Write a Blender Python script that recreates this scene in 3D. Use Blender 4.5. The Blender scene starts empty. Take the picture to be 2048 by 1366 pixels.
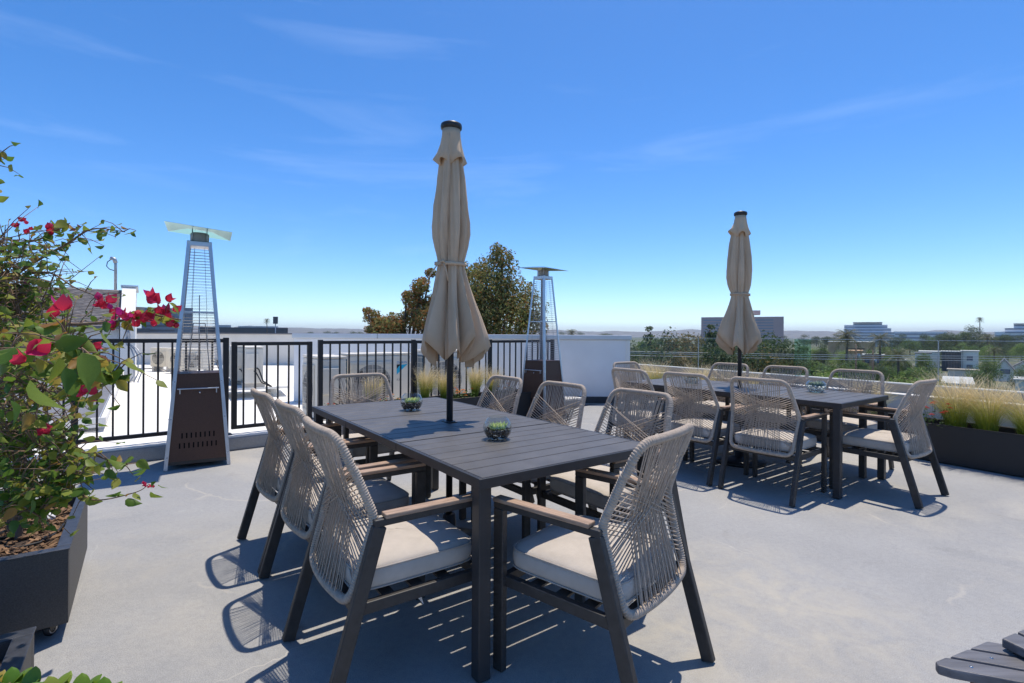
import bpy, bmesh, math, random
from mathutils import Vector, Matrix, Euler
R = math.radians
sc = bpy.context.scene
col = sc.collection
random.seed(7)

# ------------------------------------------------------------------ camera, sky, sun, exposure
FPX, Y0, CH, ROLL = 1010.0, 669.3, 1.252, R(.33)      # focal length in photo pixels, horizon row, eye height, roll
cam_d = bpy.data.cameras.new('camera'); cam = bpy.data.objects.new('camera', cam_d); col.objects.link(cam)
cam_d.sensor_width = 36.0; cam_d.lens = 36.0 * FPX / 2048
cam_d.shift_y = -(683 - Y0) / 2048
cam_d.clip_start = .02; cam_d.clip_end = 30000
cam.matrix_world = Matrix.Translation((0, 0, CH)) @ Matrix.Rotation(R(90), 4, 'X') @ Matrix.Rotation(ROLL, 4, 'Z')
sc.camera = cam
SUN = Vector((.13, .26, 1.0)).normalized()
w = bpy.data.worlds.new('World'); sc.world = w; w.use_nodes = True
nt = w.node_tree; bg = nt.nodes['Background']
sky = nt.nodes.new('ShaderNodeTexSky'); sky.sky_type = 'NISHITA'; sky.sun_disc = False
sky.sun_elevation = math.asin(SUN.z); sky.sun_rotation = math.atan2(SUN.x, SUN.y)
sky.altitude = 2000; sky.air_density = .85; sky.dust_density = 1.2; sky.ozone_density = 2.0
CLX = 3.1
# thin cirrus streaks mixed over the sky
tc = nt.nodes.new('ShaderNodeTexCoord'); mp = nt.nodes.new('ShaderNodeMapping'); mp.inputs['Scale'].default_value = (1.3, 1.3, 9)
mp.inputs['Rotation'].default_value = (R(4), R(-5), R(20)); mp.inputs['Location'].default_value = (CLX, 0, 0)
nz = nt.nodes.new('ShaderNodeTexNoise'); nz.inputs['Scale'].default_value = 1.5; nz.inputs['Detail'].default_value = 8; nz.inputs['Roughness'].default_value = .58; nz.inputs['Distortion'].default_value = .5
rp = nt.nodes.new('ShaderNodeValToRGB'); rp.color_ramp.elements[0].position = .55; rp.color_ramp.elements[1].position = .84
rp.color_ramp.elements[1].color = (.10, .10, .10, 1)
mx = nt.nodes.new('ShaderNodeMixRGB'); mx.inputs[2].default_value = (6.6, 7.4, 8.4, 1)
nt.links.new(tc.outputs['Generated'], mp.inputs[0]); nt.links.new(mp.outputs[0], nz.inputs['Vector']); nt.links.new(nz.outputs[0], rp.inputs[0])
nt.links.new(rp.outputs[0], mx.inputs[0]); hsv = nt.nodes.new('ShaderNodeHueSaturation'); hsv.inputs['Saturation'].default_value = 1.32; hsv.inputs['Hue'].default_value = .503
nt.links.new(sky.outputs[0], hsv.inputs['Color']); nt.links.new(hsv.outputs[0], mx.inputs[1]); nt.links.new(mx.outputs[0], bg.inputs[0])
bg.inputs[1].default_value = .097
sd = bpy.data.lights.new('sun', 'SUN'); sd.energy = 2.05; sd.angle = R(.53); sd.color = (1, .92, .80)
so = bpy.data.objects.new('sun', sd); col.objects.link(so); so.location = (5, 9, 30)
so.rotation_euler = SUN.to_track_quat('Z', 'Y').to_euler()
vs = sc.view_settings; vs.view_transform = 'Standard'; vs.look = 'None'; vs.exposure = 1.2; vs.gamma = 1; vs.use_curve_mapping = False

HAZE = 1.3e-4
def un(u, v, z=0., Y=None):
    """photo pixel -> point on the level z (or at the depth Y)"""
    du, dv = u - 1024, v - Y0
    c, s = math.cos(ROLL), math.sin(ROLL)
    a, b = c*du + s*dv, -s*du + c*dv
    if Y is None: Y = FPX * (CH - z) / b
    return Vector((a/FPX*Y, Y, CH - b/FPX*Y))

# ------------------------------------------------------------------ materials
MATS = {}
def newmat(name):
    m = bpy.data.materials.new(name); m.use_nodes = True
    MATS[name] = m
    return m, m.node_tree.nodes, m.node_tree.links, m.node_tree.nodes['Principled BSDF']
def mat(name, rgb, rough=.6, metal=0., var=.12, scale=6., bump=0., bscale=120., spec=.5, detail=4, rgb2=None, coat=0., stretch=None):
    m, n, l, p = newmat(name)
    p.inputs['Roughness'].default_value = rough; p.inputs['Metallic'].default_value = metal
    p.inputs['Specular IOR Level'].default_value = spec; p.inputs['Coat Weight'].default_value = coat
    t = n.new('ShaderNodeTexCoord'); mpn = n.new('ShaderNodeMapping'); l.new(t.outputs['Object'], mpn.inputs[0])
    if stretch: mpn.inputs['Scale'].default_value = stretch
    nn = n.new('ShaderNodeTexNoise'); nn.inputs['Scale'].default_value = scale; nn.inputs['Detail'].default_value = detail; nn.inputs['Roughness'].default_value = .6
    l.new(mpn.outputs[0], nn.inputs['Vector'])
    r = n.new('ShaderNodeValToRGB'); r.color_ramp.elements[0].position = .32; r.color_ramp.elements[1].position = .68
    a = [max(0, c*(1-var)) for c in rgb]; b = rgb2 or [min(1, c*(1+var)) for c in rgb]
    r.color_ramp.elements[0].color = (*a, 1); r.color_ramp.elements[1].color = (*b, 1)
    l.new(nn.outputs[0], r.inputs[0]); l.new(r.outputs[0], p.inputs['Base Color'])
    if bump:
        b2 = n.new('ShaderNodeTexNoise'); b2.inputs['Scale'].default_value = bscale; b2.inputs['Detail'].default_value = 3
        l.new(mpn.outputs[0], b2.inputs['Vector'])
        bn = n.new('ShaderNodeBump'); bn.inputs['Strength'].default_value = bump; bn.inputs['Distance'].default_value = .004
        l.new(b2.outputs[0], bn.inputs['Height']); l.new(bn.outputs[0], p.inputs['Normal'])
    return m
def leafmat(name, cols, trans=.35, rough=.5, tcol=None):
    """foliage: colour varies from leaf to leaf, light shines through"""
    m, n, l, p = newmat(name)
    g = n.new('ShaderNodeNewGeometry'); oi = n.new('ShaderNodeObjectInfo')
    ad = n.new('ShaderNodeMath'); ad.operation = 'ADD'; l.new(g.outputs['Random Per Island'], ad.inputs[0]); l.new(oi.outputs['Random'], ad.inputs[1])
    fr = n.new('ShaderNodeMath'); fr.operation = 'FRACT'; l.new(ad.outputs[0], fr.inputs[0])
    r = n.new('ShaderNodeValToRGB')
    while len(r.color_ramp.elements) < len(cols): r.color_ramp.elements.new(.5)
    for i, (pos, c) in enumerate(cols): r.color_ramp.elements[i].position = pos; r.color_ramp.elements[i].color = (*c, 1)
    l.new(fr.outputs[0], r.inputs[0])
    t = n.new('ShaderNodeTexCoord'); nn = n.new('ShaderNodeTexNoise'); nn.inputs['Scale'].default_value = 40; l.new(t.outputs['Object'], nn.inputs['Vector'])
    hs = n.new('ShaderNodeHueSaturation'); l.new(r.outputs[0], hs.inputs['Color'])
    mr = n.new('ShaderNodeMapRange'); mr.inputs[3].default_value = .75; mr.inputs[4].default_value = 1.25; l.new(nn.outputs[0], mr.inputs[0]); l.new(mr.outputs[0], hs.inputs['Value'])
    l.new(hs.outputs[0], p.inputs['Base Color']); p.inputs['Roughness'].default_value = rough; p.inputs['Specular IOR Level'].default_value = .35
    tr = n.new('ShaderNodeBsdfTranslucent'); l.new(hs.outputs[0], tr.inputs[0])
    ms = n.new('ShaderNodeMixShader'); ms.inputs[0].default_value = trans
    l.new(p.outputs[0], ms.inputs[1]); l.new(tr.outputs[0], ms.inputs[2]); l.new(ms.outputs[0], n['Material Output'].inputs[0])
    return m
def glassmat(name, tint, refl=1.0, rough=.0):
    m, n, l, p = newmat(name); n.remove(p)
    tr = n.new('ShaderNodeBsdfTransparent'); tr.inputs[0].default_value = (*tint, 1)
    gl = n.new('ShaderNodeBsdfGlossy'); gl.inputs['Roughness'].default_value = rough
    lw = n.new('ShaderNodeLayerWeight'); lw.inputs[0].default_value = .5
    pw_ = n.new('ShaderNodeMath'); pw_.operation = 'POWER'; pw_.inputs[1].default_value = 4.; l.new(lw.outputs['Facing'], pw_.inputs[0])
    mu = n.new('ShaderNodeMath'); mu.operation = 'MULTIPLY_ADD'; mu.inputs[1].default_value = .5*refl; mu.inputs[2].default_value = .035*refl; mu.use_clamp = True; l.new(pw_.outputs[0], mu.inputs[0])
    ms = n.new('ShaderNodeMixShader'); l.new(mu.outputs[0], ms.inputs[0]); l.new(tr.outputs[0], ms.inputs[1]); l.new(gl.outputs[0], ms.inputs[2])
    l.new(ms.outputs[0], n['Material Output'].inputs[0])
    return m

mat('frame', (.042, .039, .037), .48, 0, .2, 30, .12, 500, .4)
mat('table_metal', (.095, .088, .082), .50, 0, .18, 7, .10, 420, .5)
mat('table_edge', (.036, .035, .036), .45, 0, .15, 7, .08, 420, .4)
mat('rope', (.48, .395, .315), .85, 0, .16, 60, .5, 900, .2)
mat('cushion', (.53, .475, .415), .95, 0, .07, 14, .55, 950, .1)
mat('piping', (.40, .36, .32), .95, 0, .08, 14, .3, 900, .1)
mat('teak', (.36, .245, .17), .6, 0, .3, 9, .25, 90, .3, stretch=(14, 1.2, 14))
mat('canvas', (.63, .465, .315), .92, 0, .10, 3, .35, 1300, .1)
mat('black_plastic', (.018, .018, .02), .4, 0, .2, 20)
mat('heater_brown', (.095, .050, .034), .5, .3, .3, 260, .3, 600, .4)
mat('aluminium', (.55, .56, .59), .38, .85, .08, 10, .05, 300)
mat('steel', (.62, .62, .62), .12, 1., .05, 5)
mat('film_teal', (.20, .52, .53), .14, .9, .06, 5)
mat('wire_steel', (.35, .35, .36), .35, .9, .1, 20)
mat('rail_black', (.024, .021, .020), .5, 0, .2, 20, .1, 300, .4)
mat('planter_black', (.034, .032, .031), .62, .1, .25, 340, .18, 700, .4)
mat('planter_grey', (.065, .062, .060), .5, .2, .25, 220, .18, 600, .5)
mat('planter_rim', (.06, .062, .07), .42, .35, .25, 30, .1, 400)
mat('soil', (.055, .036, .024), .95, 0, .5, 40, .8, 90)
mat('bark_chip', (.20, .115, .06), .9, 0, .55, 18, .5, 200)
mat('stucco', (.82, .81, .79), .9, 0, .05, 1.2, .4, 260, .2)
mat('white_paint', (.80, .775, .72), .75, 0, .05, 1.5, .15, 200, .3)
mat('cream_wall', (.72, .68, .61), .88, 0, .05, 1.5, .2, 150, .2)
mat('tan_curb', (.40, .33, .26), .7, 0, .1, 2, .1, 120, .3)
mat('cap_metal', (.60, .62, .65), .35, .5, .06, 2)
mat('dark_cap', (.16, .16, .17), .5, .2, .1, 2)
mat('flashing', (.05, .052, .055), .7, 0, .2, 8)
mat('ac_beige', (.72, .665, .56), .55, 0, .05, 3, .03, 100)
mat('ac_grille', (.30, .29, .27), .6, 0, .15, 30)
mat('ac_dark', (.05, .05, .055), .7, 0, .2, 30)
mat('slot_black', (.004, .004, .004), .9, 0, .1, 30, spec=.1)
mat('coil_blue', (.03, .10, .16), .5, .3, .3, 60)
mat('logo_cyan', (.015, .40, .62), .5, 0, .03)
mat('logo_black', (.01, .01, .012), .5, 0, .03)
mat('logo_blue', (.02, .22, .50), .5, 0, .03)
mat('pv', (.20, .20, .21), .65, 0, .12, 1.0, 0, 1, .2)
mat('pv_frame', (.62, .63, .64), .4, .5, .05)
mat('shingle', (.155, .135, .125), .9, 0, .4, 9, .7, 60, rgb2=(.27, .245, .235), stretch=(1, 1, 6))
mat('galv', (.42, .43, .44), .45, .7, .15, 12)
mat('cable', (.012, .012, .013), .6)
mat('bark', (.13, .095, .07), .9, 0, .4, 24, .7, 60)
mat('twig', (.20, .125, .075), .8, 0, .35, 40, .4, 200)
mat('pebble_dark', (.025, .023, .024), .35, 0, .6, 30, .1, 100)
mat('pebble_white', (.62, .62, .60), .4, 0, .3, 30, .1, 100)
mat('paper', (.80, .80, .80), .8, 0, .08, 60)
mat('print_grey', (.25, .25, .25), .8, 0, .05)
mat('concrete', (.45, .43, .40), .9, 0, .12, 3, .4, 80)
leafmat('bougain_leaf', [(0, (.07, .15, .022)), (.40, (.14, .23, .03)), (.75, (.27, .30, .045)), (.9, (.34, .30, .05)), (1, (.34, .17, .04))], .48, .48)
leafmat('bract', [(0, (.60, .030, .065)), (.7, (.68, .05, .11)), (1, (.52, .025, .24))], .42, .7)
leafmat('dry_leaf', [(0, (.10, .04, .02)), (1, (.22, .10, .05))], .2, .9)
leafmat('jade_leaf', [(0, (.09, .20, .02)), (.6, (.17, .26, .03)), (1, (.36, .28, .06))], .3, .3)
leafmat('tree_big', [(0, (.15, .18, .055)), (.45, (.23, .235, .08)), (.75, (.32, .28, .10)), (.90, (.36, .20, .07)), (1, (.40, .18, .06))], .5, .6)
leafmat('tree_autumn', [(0, (0.190, 0.190, 0.064)), (.4, (0.348, 0.159, 0.055)), (1, (0.475, 0.190, 0.064))], .5, .6)
leafmat('tree_dark', [(0, (0.047, 0.079, 0.035)), (.6, (0.095, 0.137, 0.050)), (1, (0.157, 0.180, 0.067))], .4, .6)
leafmat('tree_mid', [(0, (0.084, 0.149, 0.042)), (.6, (0.157, 0.242, 0.059)), (1, (0.253, 0.295, 0.084))], .4, .6)
leafmat('tree_light', [(0, (0.180, 0.275, 0.064)), (.6, (0.275, 0.379, 0.089)), (1, (0.421, 0.421, 0.149))], .4, .6)
leafmat('tree_olive', [(0, (0.114, 0.109, 0.042)), (.6, (0.211, 0.176, 0.061)), (1, (0.299, 0.202, 0.079))], .4, .6)
leafmat('palm_leaf', [(0, (0.058, 0.075, 0.029)), (.7, (0.111, 0.117, 0.046)), (1, (0.208, 0.156, 0.078))], .35, .5)
leafmat('succulent', [(0, (.24, .36, .06)), (.5, (.42, .52, .10)), (1, (.30, .40, .22))], .35, .4)
leafmat('succulent_grey', [(0, (.10, .16, .10)), (1, (.22, .30, .20))], .3, .5)
leafmat('flower_green', [(0, (.06, .12, .025)), (1, (.16, .22, .05))], .3, .5)
leafmat('flower_red', [(0, (.45, .02, .02)), (.6, (.60, .10, .02)), (1, (.60, .03, .08))], .3, .7)
leafmat('flower_orange', [(0, (.55, .10, .012)), (.6, (.66, .20, .015)), (1, (.72, .45, .03))], .3, .7)
glassmat('rail_glass', (.95, .975, .965), .9)
glassmat('rail_edge', (.74, .93, .88), 1.0)
glassmat('bowl_glass', (.88, .92, .91), 2.4)
glassmat('window', (.10, .14, .17), 2.0)
mat('office_pink', (.46, .33, .31), .8, 0, .06, .05)
mat('office_grey', (.72, .72, .73), .8, 0, .06, .05)
mat('office_white', (.78, .77, .76), .8, 0, .06, .05)
mat('office_dark', (.045, .047, .06), .4, 0, .1, .05)
mat('glass_dark', (.12, .16, .22), .2, 0, .2, .05)
mat('office_glass', (.24, .27, .32), .25, 0, .2, .05)
mat('terracotta', (.62, .36, .20), .85, 0, .15, .3)
mat('roof_grey', (.16, .155, .16), .9, 0, .2, .6)
mat('roof_pale', (.55, .53, .50), .85, 0, .1, .3)
mat('wood_dark', (.12, .117, .124), .5, 0, .35, 3, .25, 40, .45, stretch=(1, 14, 14))
mat('wood_brown', (.14, .07, .045), .6, 0, .3, 12)

def deck_material():
    m, n, l, p = newmat('deck_coating')
    t = n.new('ShaderNodeTexCoord')
    def noise(s, d=5, rg=.6, dist=0.):
        x = n.new('ShaderNodeTexNoise'); x.inputs['Scale'].default_value = s; x.inputs['Detail'].default_value = d; x.inputs['Roughness'].default_value = rg; x.inputs['Distortion'].default_value = dist
        l.new(t.outputs['Object'], x.inputs['Vector']); return x
    def ramp(src, a, b, ca, cb):
        r = n.new('ShaderNodeValToRGB'); r.color_ramp.elements[0].position = a; r.color_ramp.elements[1].position = b
        r.color_ramp.elements[0].color = (*ca, 1); r.color_ramp.elements[1].color = (*cb, 1); l.new(src, r.inputs[0]); return r
    def mix(kind, f, a, b):
        x = n.new('ShaderNodeMixRGB'); x.blend_type = kind
        if isinstance(f, float): x.inputs[0].default_value = f
        else: l.new(f, x.inputs[0])
        for s, v in ((1, a), (2, b)):
            if isinstance(v, tuple): x.inputs[s].default_value = (*v, 1)
            else: l.new(v, x.inputs[s])
        return x
    base = ramp(noise(.9, 6, .65, .3).outputs[0], .3, .7, (.29, .289, .285), (.36, .357, .350))
    dust = ramp(noise(.55, 5, .62, .6).outputs[0], .47, .66, (0, 0, 0), (1, 1, 1))
    c1 = mix('MIX', dust.outputs[0], base.outputs[0], (.43, .405, .36)); 
    spk = ramp(noise(260, 2, .7).outputs[0], .42, .60, (.80, .80, .80), (1.12, 1.12, 1.12))
    c2 = mix('MULTIPLY', 1.0, c1.outputs[0], spk.outputs[0])
    sp2 = ramp(noise(38, 3, .7).outputs[0], .35, .65, (.93, .93, .935), (1.05, 1.05, 1.04))
    c3 = mix('MULTIPLY', 1.0, c2.outputs[0], sp2.outputs[0])
    # drips and scuffs: pale, sparse
    vor = n.new('ShaderNodeTexVoronoi'); vor.inputs['Scale'].default_value = 9; l.new(t.outputs['Object'], vor.inputs['Vector'])
    fl = ramp(vor.outputs['Distance'], .012, .03, (1, 1, 1), (0, 0, 0))
    msk = ramp(noise(3.1, 2).outputs[0], .58, .6, (0, 0, 0), (1, 1, 1))
    f2 = mix('MULTIPLY', 1.0, fl.outputs[0], msk.outputs[0])
    c4 = mix('MIX', f2.outputs[0], c3.outputs[0], (.60, .59, .57))
    # wandering hairline cracks / lap seams of the coating
    v2 = n.new('ShaderNodeTexVoronoi'); v2.feature = 'DISTANCE_TO_EDGE'; v2.inputs['Scale'].default_value = .62
    wob = mix('ADD', .35, t.outputs['Object'], noise(1.6, 5, .6).outputs['Color']); l.new(wob.outputs[0], v2.inputs['Vector'])
    ck = ramp(v2.outputs['Distance'], .0025, .008, (1, 1, 1), (0, 0, 0))
    ckm = ramp(noise(.8, 3).outputs[0], .5, .56, (0, 0, 0), (.55, .55, .55))
    f3 = mix('MULTIPLY', 1.0, ck.outputs[0], ckm.outputs[0])
    c5 = mix('MIX', f3.outputs[0], c4.outputs[0], (.46, .42, .36))
    mpx = n.new('ShaderNodeMapping'); mpx.inputs['Rotation'].default_value = (0, 0, -R(36.2)); l.new(wob.outputs[0], mpx.inputs[0])
    bk = n.new('ShaderNodeTexBrick'); bk.inputs['Scale'].default_value = .42; bk.inputs['Mortar Size'].default_value = .0016; bk.inputs['Mortar Smooth'].default_value = .4; bk.inputs['Brick Width'].default_value = 2.6; bk.inputs['Row Height'].default_value = .9
    bk.inputs['Color1'].default_value = (0, 0, 0, 1); bk.inputs['Color2'].default_value = (.12, .12, .12, 1); bk.inputs['Mortar'].default_value = (1, 1, 1, 1); l.new(mpx.outputs[0], bk.inputs['Vector'])
    mkm = ramp(noise(1.3, 3).outputs[0], .46, .60, (.03, .03, .03), (.5, .5, .5)); f5 = mix('MULTIPLY', 1.0, bk.outputs['Color'], mkm.outputs[0])
    c6 = mix('MIX', f5.outputs[0], c5.outputs[0], (.50, .47, .42))
    stn = ramp(noise(1.9, 6, .7, 1.2).outputs[0], .60, .78, (1, 1, 1), (.80, .79, .775)); c7 = mix('MULTIPLY', 1.0, c6.outputs[0], stn.outputs[0])
    prev = c7
    for (px_, py_, rad_, amt) in ((1.05, 2.35, 1.0, .55), (-2.15, 2.9, .75, .22), (2.6, 1.9, 1.1, .15)):
        mv = n.new('ShaderNodeVectorMath'); mv.operation = 'DISTANCE'; mv.inputs[1].default_value = (px_+.17, py_+.17, .17); l.new(wob.outputs[0], mv.inputs[0])
        fa = ramp(mv.outputs['Value'], rad_*.35, min(rad_, 1.0), (amt, amt, amt), (0, 0, 0))
        br_ = ramp(noise(4.2, 6, .65, .8).outputs[0], .40, .62, (.1, .1, .1), (1, 1, 1)); ff = mix('MULTIPLY', 1.0, fa.outputs[0], br_.outputs[0])
        prev = mix('MIX', ff.outputs[0], prev.outputs[0], (.46, .415, .33))
    l.new(prev.outputs[0], p.inputs['Base Color']); p.inputs['Roughness'].default_value = .78; p.inputs['Specular IOR Level'].default_value = .35
    bn = n.new('ShaderNodeBump'); bn.inputs['Strength'].default_value = .35; bn.inputs['Distance'].default_value = .004
    l.new(noise(170, 3, .7).outputs[0], bn.inputs['Height']); l.new(bn.outputs[0], p.inputs['Normal'])
deck_material()
def ground_material():
    m, n, l, p = newmat('city_ground')
    t = n.new('ShaderNodeTexCoord')
    a = n.new('ShaderNodeTexNoise'); a.inputs['Scale'].default_value = .03; a.inputs['Detail'].default_value = 8; l.new(t.outputs['Object'], a.inputs['Vector'])
    r = n.new('ShaderNodeValToRGB'); e = r.color_ramp.elements
    e[0].position = .38; e[0].color = (.045, .065, .022, 1); e[1].position = .66; e[1].color = (.20, .18, .15, 1)
    x = e.new(.5); x.color = (.10, .11, .045, 1)
    l.new(a.outputs[0], r.inputs[0]); l.new(r.outputs[0], p.inputs['Base Color']); p.inputs['Roughness'].default_value = .95
ground_material()
def grass_material():
    m, n, l, p = newmat('feather_grass')
    t = n.new('ShaderNodeTexCoord'); s = n.new('ShaderNodeSeparateXYZ'); l.new(t.outputs['Object'], s.inputs[0])
    r = n.new('ShaderNodeValToRGB'); e = r.color_ramp.elements
    e[0].position = .05; e[0].color = (.20, .29, .03, 1); e[1].position = .55; e[1].color = (.88, .72, .48, 1)
    x = e.new(.20); x.color = (.42, .43, .08, 1); x = e.new(.30); x.color = (.70, .57, .28, 1)
    g = n.new('ShaderNodeNewGeometry'); ma = n.new('ShaderNodeMath'); ma.operation = 'MULTIPLY_ADD'; ma.inputs[1].default_value = .16; l.new(g.outputs['Random Per Island'], ma.inputs[0])
    sb = n.new('ShaderNodeMath'); sb.operation = 'SUBTRACT'; sb.inputs[1].default_value = .08; l.new(s.outputs[2], sb.inputs[0]); l.new(sb.outputs[0], ma.inputs[2])
    l.new(ma.outputs[0], r.inputs[0]); l.new(r.outputs[0], p.inputs['Base Color']); p.inputs['Roughness'].default_value = .6
    tr = n.new('ShaderNodeBsdfTranslucent'); l.new(r.outputs[0], tr.inputs[0]); ms = n.new('ShaderNodeMixShader'); ms.inputs[0].default_value = .45
    l.new(p.outputs[0], ms.inputs[1]); l.new(tr.outputs[0], ms.inputs[2]); l.new(ms.outputs[0], n['Material Output'].inputs[0])
grass_material()

# ------------------------------------------------------------------ mesh helpers
class MB:
    def __init__(s): s.v = []; s.f = []; s.sm = []
    def add(s, vs, fs, smooth=False):
        o = len(s.v); s.v += [tuple(x) for x in vs]; s.f += [tuple(i+o for i in f) for f in fs]; s.sm += [smooth]*len(fs); return s
    def box(s, c, d, rot=None):
        x, y, z = (k/2 for k in d); c = Vector(c)
        pts = [Vector(p) for p in ((-x,-y,-z),(x,-y,-z),(x,y,-z),(-x,y,-z),(-x,-y,z),(x,-y,z),(x,y,z),(-x,y,z))]
        if rot is not None:
            M = Euler(rot).to_matrix() if not isinstance(rot, Matrix) else rot
            pts = [M @ p for p in pts]
        return s.add([c+p for p in pts], [(3,2,1,0),(4,5,6,7),(0,1,5,4),(1,2,6,5),(2,3,7,6),(3,0,4,7)])
    def beam(s, a, b, w, h, up=(0,0,1)):
        a, b = Vector(a), Vector(b); d = (b-a).normalized(); up = Vector(up)
        r = d.cross(up).normalized(); u = r.cross(d)
        q = [(-w/2,-h/2),(w/2,-h/2),(w/2,h/2),(-w/2,h/2)]
        vs = [a+r*x+u*y for x, y in q] + [b+r*x+u*y for x, y in q]
        return s.add(vs, [(3,2,1,0),(4,5,6,7),(0,1,5,4),(1,2,6,5),(2,3,7,6),(3,0,4,7)])
    def tube(s, pts, r, n=8, closed=False, caps=True, smooth=True):
        pts = [Vector(p) for p in pts]; N = len(pts)
        rs = r if isinstance(r, (list, tuple)) else [r]*N
        vs = []; fs = []; up = None
        for i in range(N):
            if closed: d = pts[(i+1) % N]-pts[i-1]
            else: d = pts[min(i+1, N-1)]-pts[max(i-1, 0)]
            if d.length < 1e-9: d = Vector((0,0,1))
            d.normalize()
            if up is None:
                up = Vector((0,0,1)) if abs(d.z) < .9 else Vector((1,0,0))
            u = (up - d*up.dot(d))
            if u.length < 1e-6: u = d.orthogonal()
            u.normalize(); up = u; v = d.cross(u)
            for k in range(n):
                a = 2*math.pi*k/n
                vs.append(pts[i] + (u*math.cos(a)+v*math.sin(a))*rs[i])
        M = N if closed else N-1
        for i in range(M):
            j = (i+1) % N
            for k in range(n):
                k2 = (k+1) % n
                fs.append((i*n+k, i*n+k2, j*n+k2, j*n+k))
        s.add(vs, fs, smooth)
        if caps and not closed:
            o = len(s.v)-len(vs)
            s.f += [tuple(o+k for k in range(n))[::-1], tuple(o+(N-1)*n+k for k in range(n))]; s.sm += [False]*2
        return s
    def lathe(s, prof, n=24, c=(0,0,0), smooth=True, caps=False):
        c = Vector(c); vs = []; fs = []
        for (r, z) in prof:
            for k in range(n):
                a = 2*math.pi*k/n; vs.append(c+Vector((r*math.cos(a), r*math.sin(a), z)))
        for i in range(len(prof)-1):
            for k in range(n):
                k2 = (k+1) % n; fs.append((i*n+k, i*n+k2, (i+1)*n+k2, (i+1)*n+k))
        s.add(vs, fs, smooth)
        if caps:
            o = len(s.v)-len(vs); m = len(prof)-1
            s.f += [tuple(o+k for k in range(n))[::-1], tuple(o+m*n+k for k in range(n))]; s.sm += [False]*2
        return s
    def prism(s, poly, z0, z1):
        n = len(poly); vs = [(*p[:2], z0) for p in poly]+[(*p[:2], z1) for p in poly]
        fs = [tuple(range(n))[::-1], tuple(range(n, 2*n))]+[(i, (i+1) % n, n+(i+1) % n, n+i) for i in range(n)]
        return s.add(vs, fs)
    def mesh(s, name, m):
        me = bpy.data.meshes.new(name); me.from_pydata(s.v, [], s.f); me.update()
        me.polygons.foreach_set('use_smooth', s.sm)
        for k in (m if isinstance(m, (list, tuple)) else [m]): me.materials.append(MATS[k])
        return me
    def build(s, name, m, parent=None, bevel=0., seg=2, fix=True):
        me = s.mesh(name, m)
        if fix:
            bm = bmesh.new(); bm.from_mesh(me); bmesh.ops.recalc_face_normals(bm, faces=bm.faces); bm.to_mesh(me); bm.free()
        return link(name, me, parent, bevel, seg)
def link(name, me, parent=None, bevel=0., seg=2):
    o = bpy.data.objects.new(name, me); col.objects.link(o)
    if parent: o.parent = parent
    if bevel:
        b = o.modifiers.new('bevel', 'BEVEL'); b.width = bevel; b.segments = seg; b.limit_method = 'ANGLE'; b.angle_limit = R(40); b.harden_normals = False
    return o
def tag(o, label=None, cat=None, group=None, kind=None):
    if label: o['label'] = label
    if cat: o['category'] = cat
    if group: o['group'] = group
    if kind: o['kind'] = kind
    return o
def empty(name, loc=(0,0,0), rz=0):
    o = bpy.data.objects.new(name, None); col.objects.link(o); o.location = loc; o.rotation_euler = (0, 0, rz); o.empty_display_size = .1
    return o
def kids(o): return [c for c in bpy.data.objects if c.parent == o]
def copy_tree(o, parent=None, _k=None):
    if _k is None:
        _k = {}
        for c in bpy.data.objects:
            if c.parent: _k.setdefault(c.parent.name, []).append(c)
    c = o.copy(); col.objects.link(c); c.parent = parent
    for ch in _k.get(o.name, []): copy_tree(ch, c, _k)
    return c

# ------------------------------------------------------------------ layout axes
TA = R(36.2)
E1 = Vector((math.cos(TA), math.sin(TA), 0)); E2 = Vector((-math.sin(TA), math.cos(TA), 0))
FD = Vector((math.cos(R(39.5)), math.sin(R(39.5)), 0)); FN = Vector((-FD.y, FD.x, 0))     # fence direction, outward normal
K0 = Vector((-2.837, 5.481, 0))                                                             # kerb front, at the gate
PA = R(31); PD = Vector((math.sin(PA), -math.cos(PA), 0)); PN = Vector((PD.y*-1, PD.x, 0)); PN = Vector((math.cos(PA), math.sin(PA), 0))  # right parapet: along, outward
PF = Vector((4.194, 5.10, 0))                                                               # a point of the right planter's front
GZ = -9.0

# ------------------------------------------------------------------ ground, hills, decks
g = MB(); n = 24
g.lathe([(.01, GZ), (60, GZ), (300, GZ), (1200, GZ), (9000, GZ)], 48)
tag(g.build('ground', 'city_ground'), kind='structure')
def hills(name, r0, hgt, seed, a0, a1, m):
    rnd = random.Random(seed); k = 160; vs = []; fs = []
    ph = [(rnd.uniform(0, 6), rnd.uniform(4, 30), rnd.uniform(.2, 1)) for _ in range(9)]
    for i in range(k+1):
        a = a0+(a1-a0)*i/k
        h = sum(math.sin(f*a*3+p)*w_/math.sqrt(f) for p, f, w_ in ph)*hgt*.5+hgt+rnd.uniform(-.06, .06)*hgt
        d = Vector((math.sin(a), math.cos(a), 0))
        for q, (rr, z) in enumerate(((r0-500, GZ-1), (r0, max(h*.7, 1)), (r0+500, max(h, 2)), (r0+1500, GZ-1))): vs.append(d*rr+Vector((0, 0, z)))
        if i:
            for q in range(3): fs.append(((i-1)*4+q, i*4+q, i*4+q+1, (i-1)*4+q+1))
    b = MB(); b.add(vs, fs, True)
    tag(b.build(name, m), kind='structure')
mat('hill', (.13, .125, .095), .95, 0, .35, .02, rgb2=(.22, .21, .19))
hills('hills', 3600, 40, 3, R(-60), R(70), 'hill')

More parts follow.
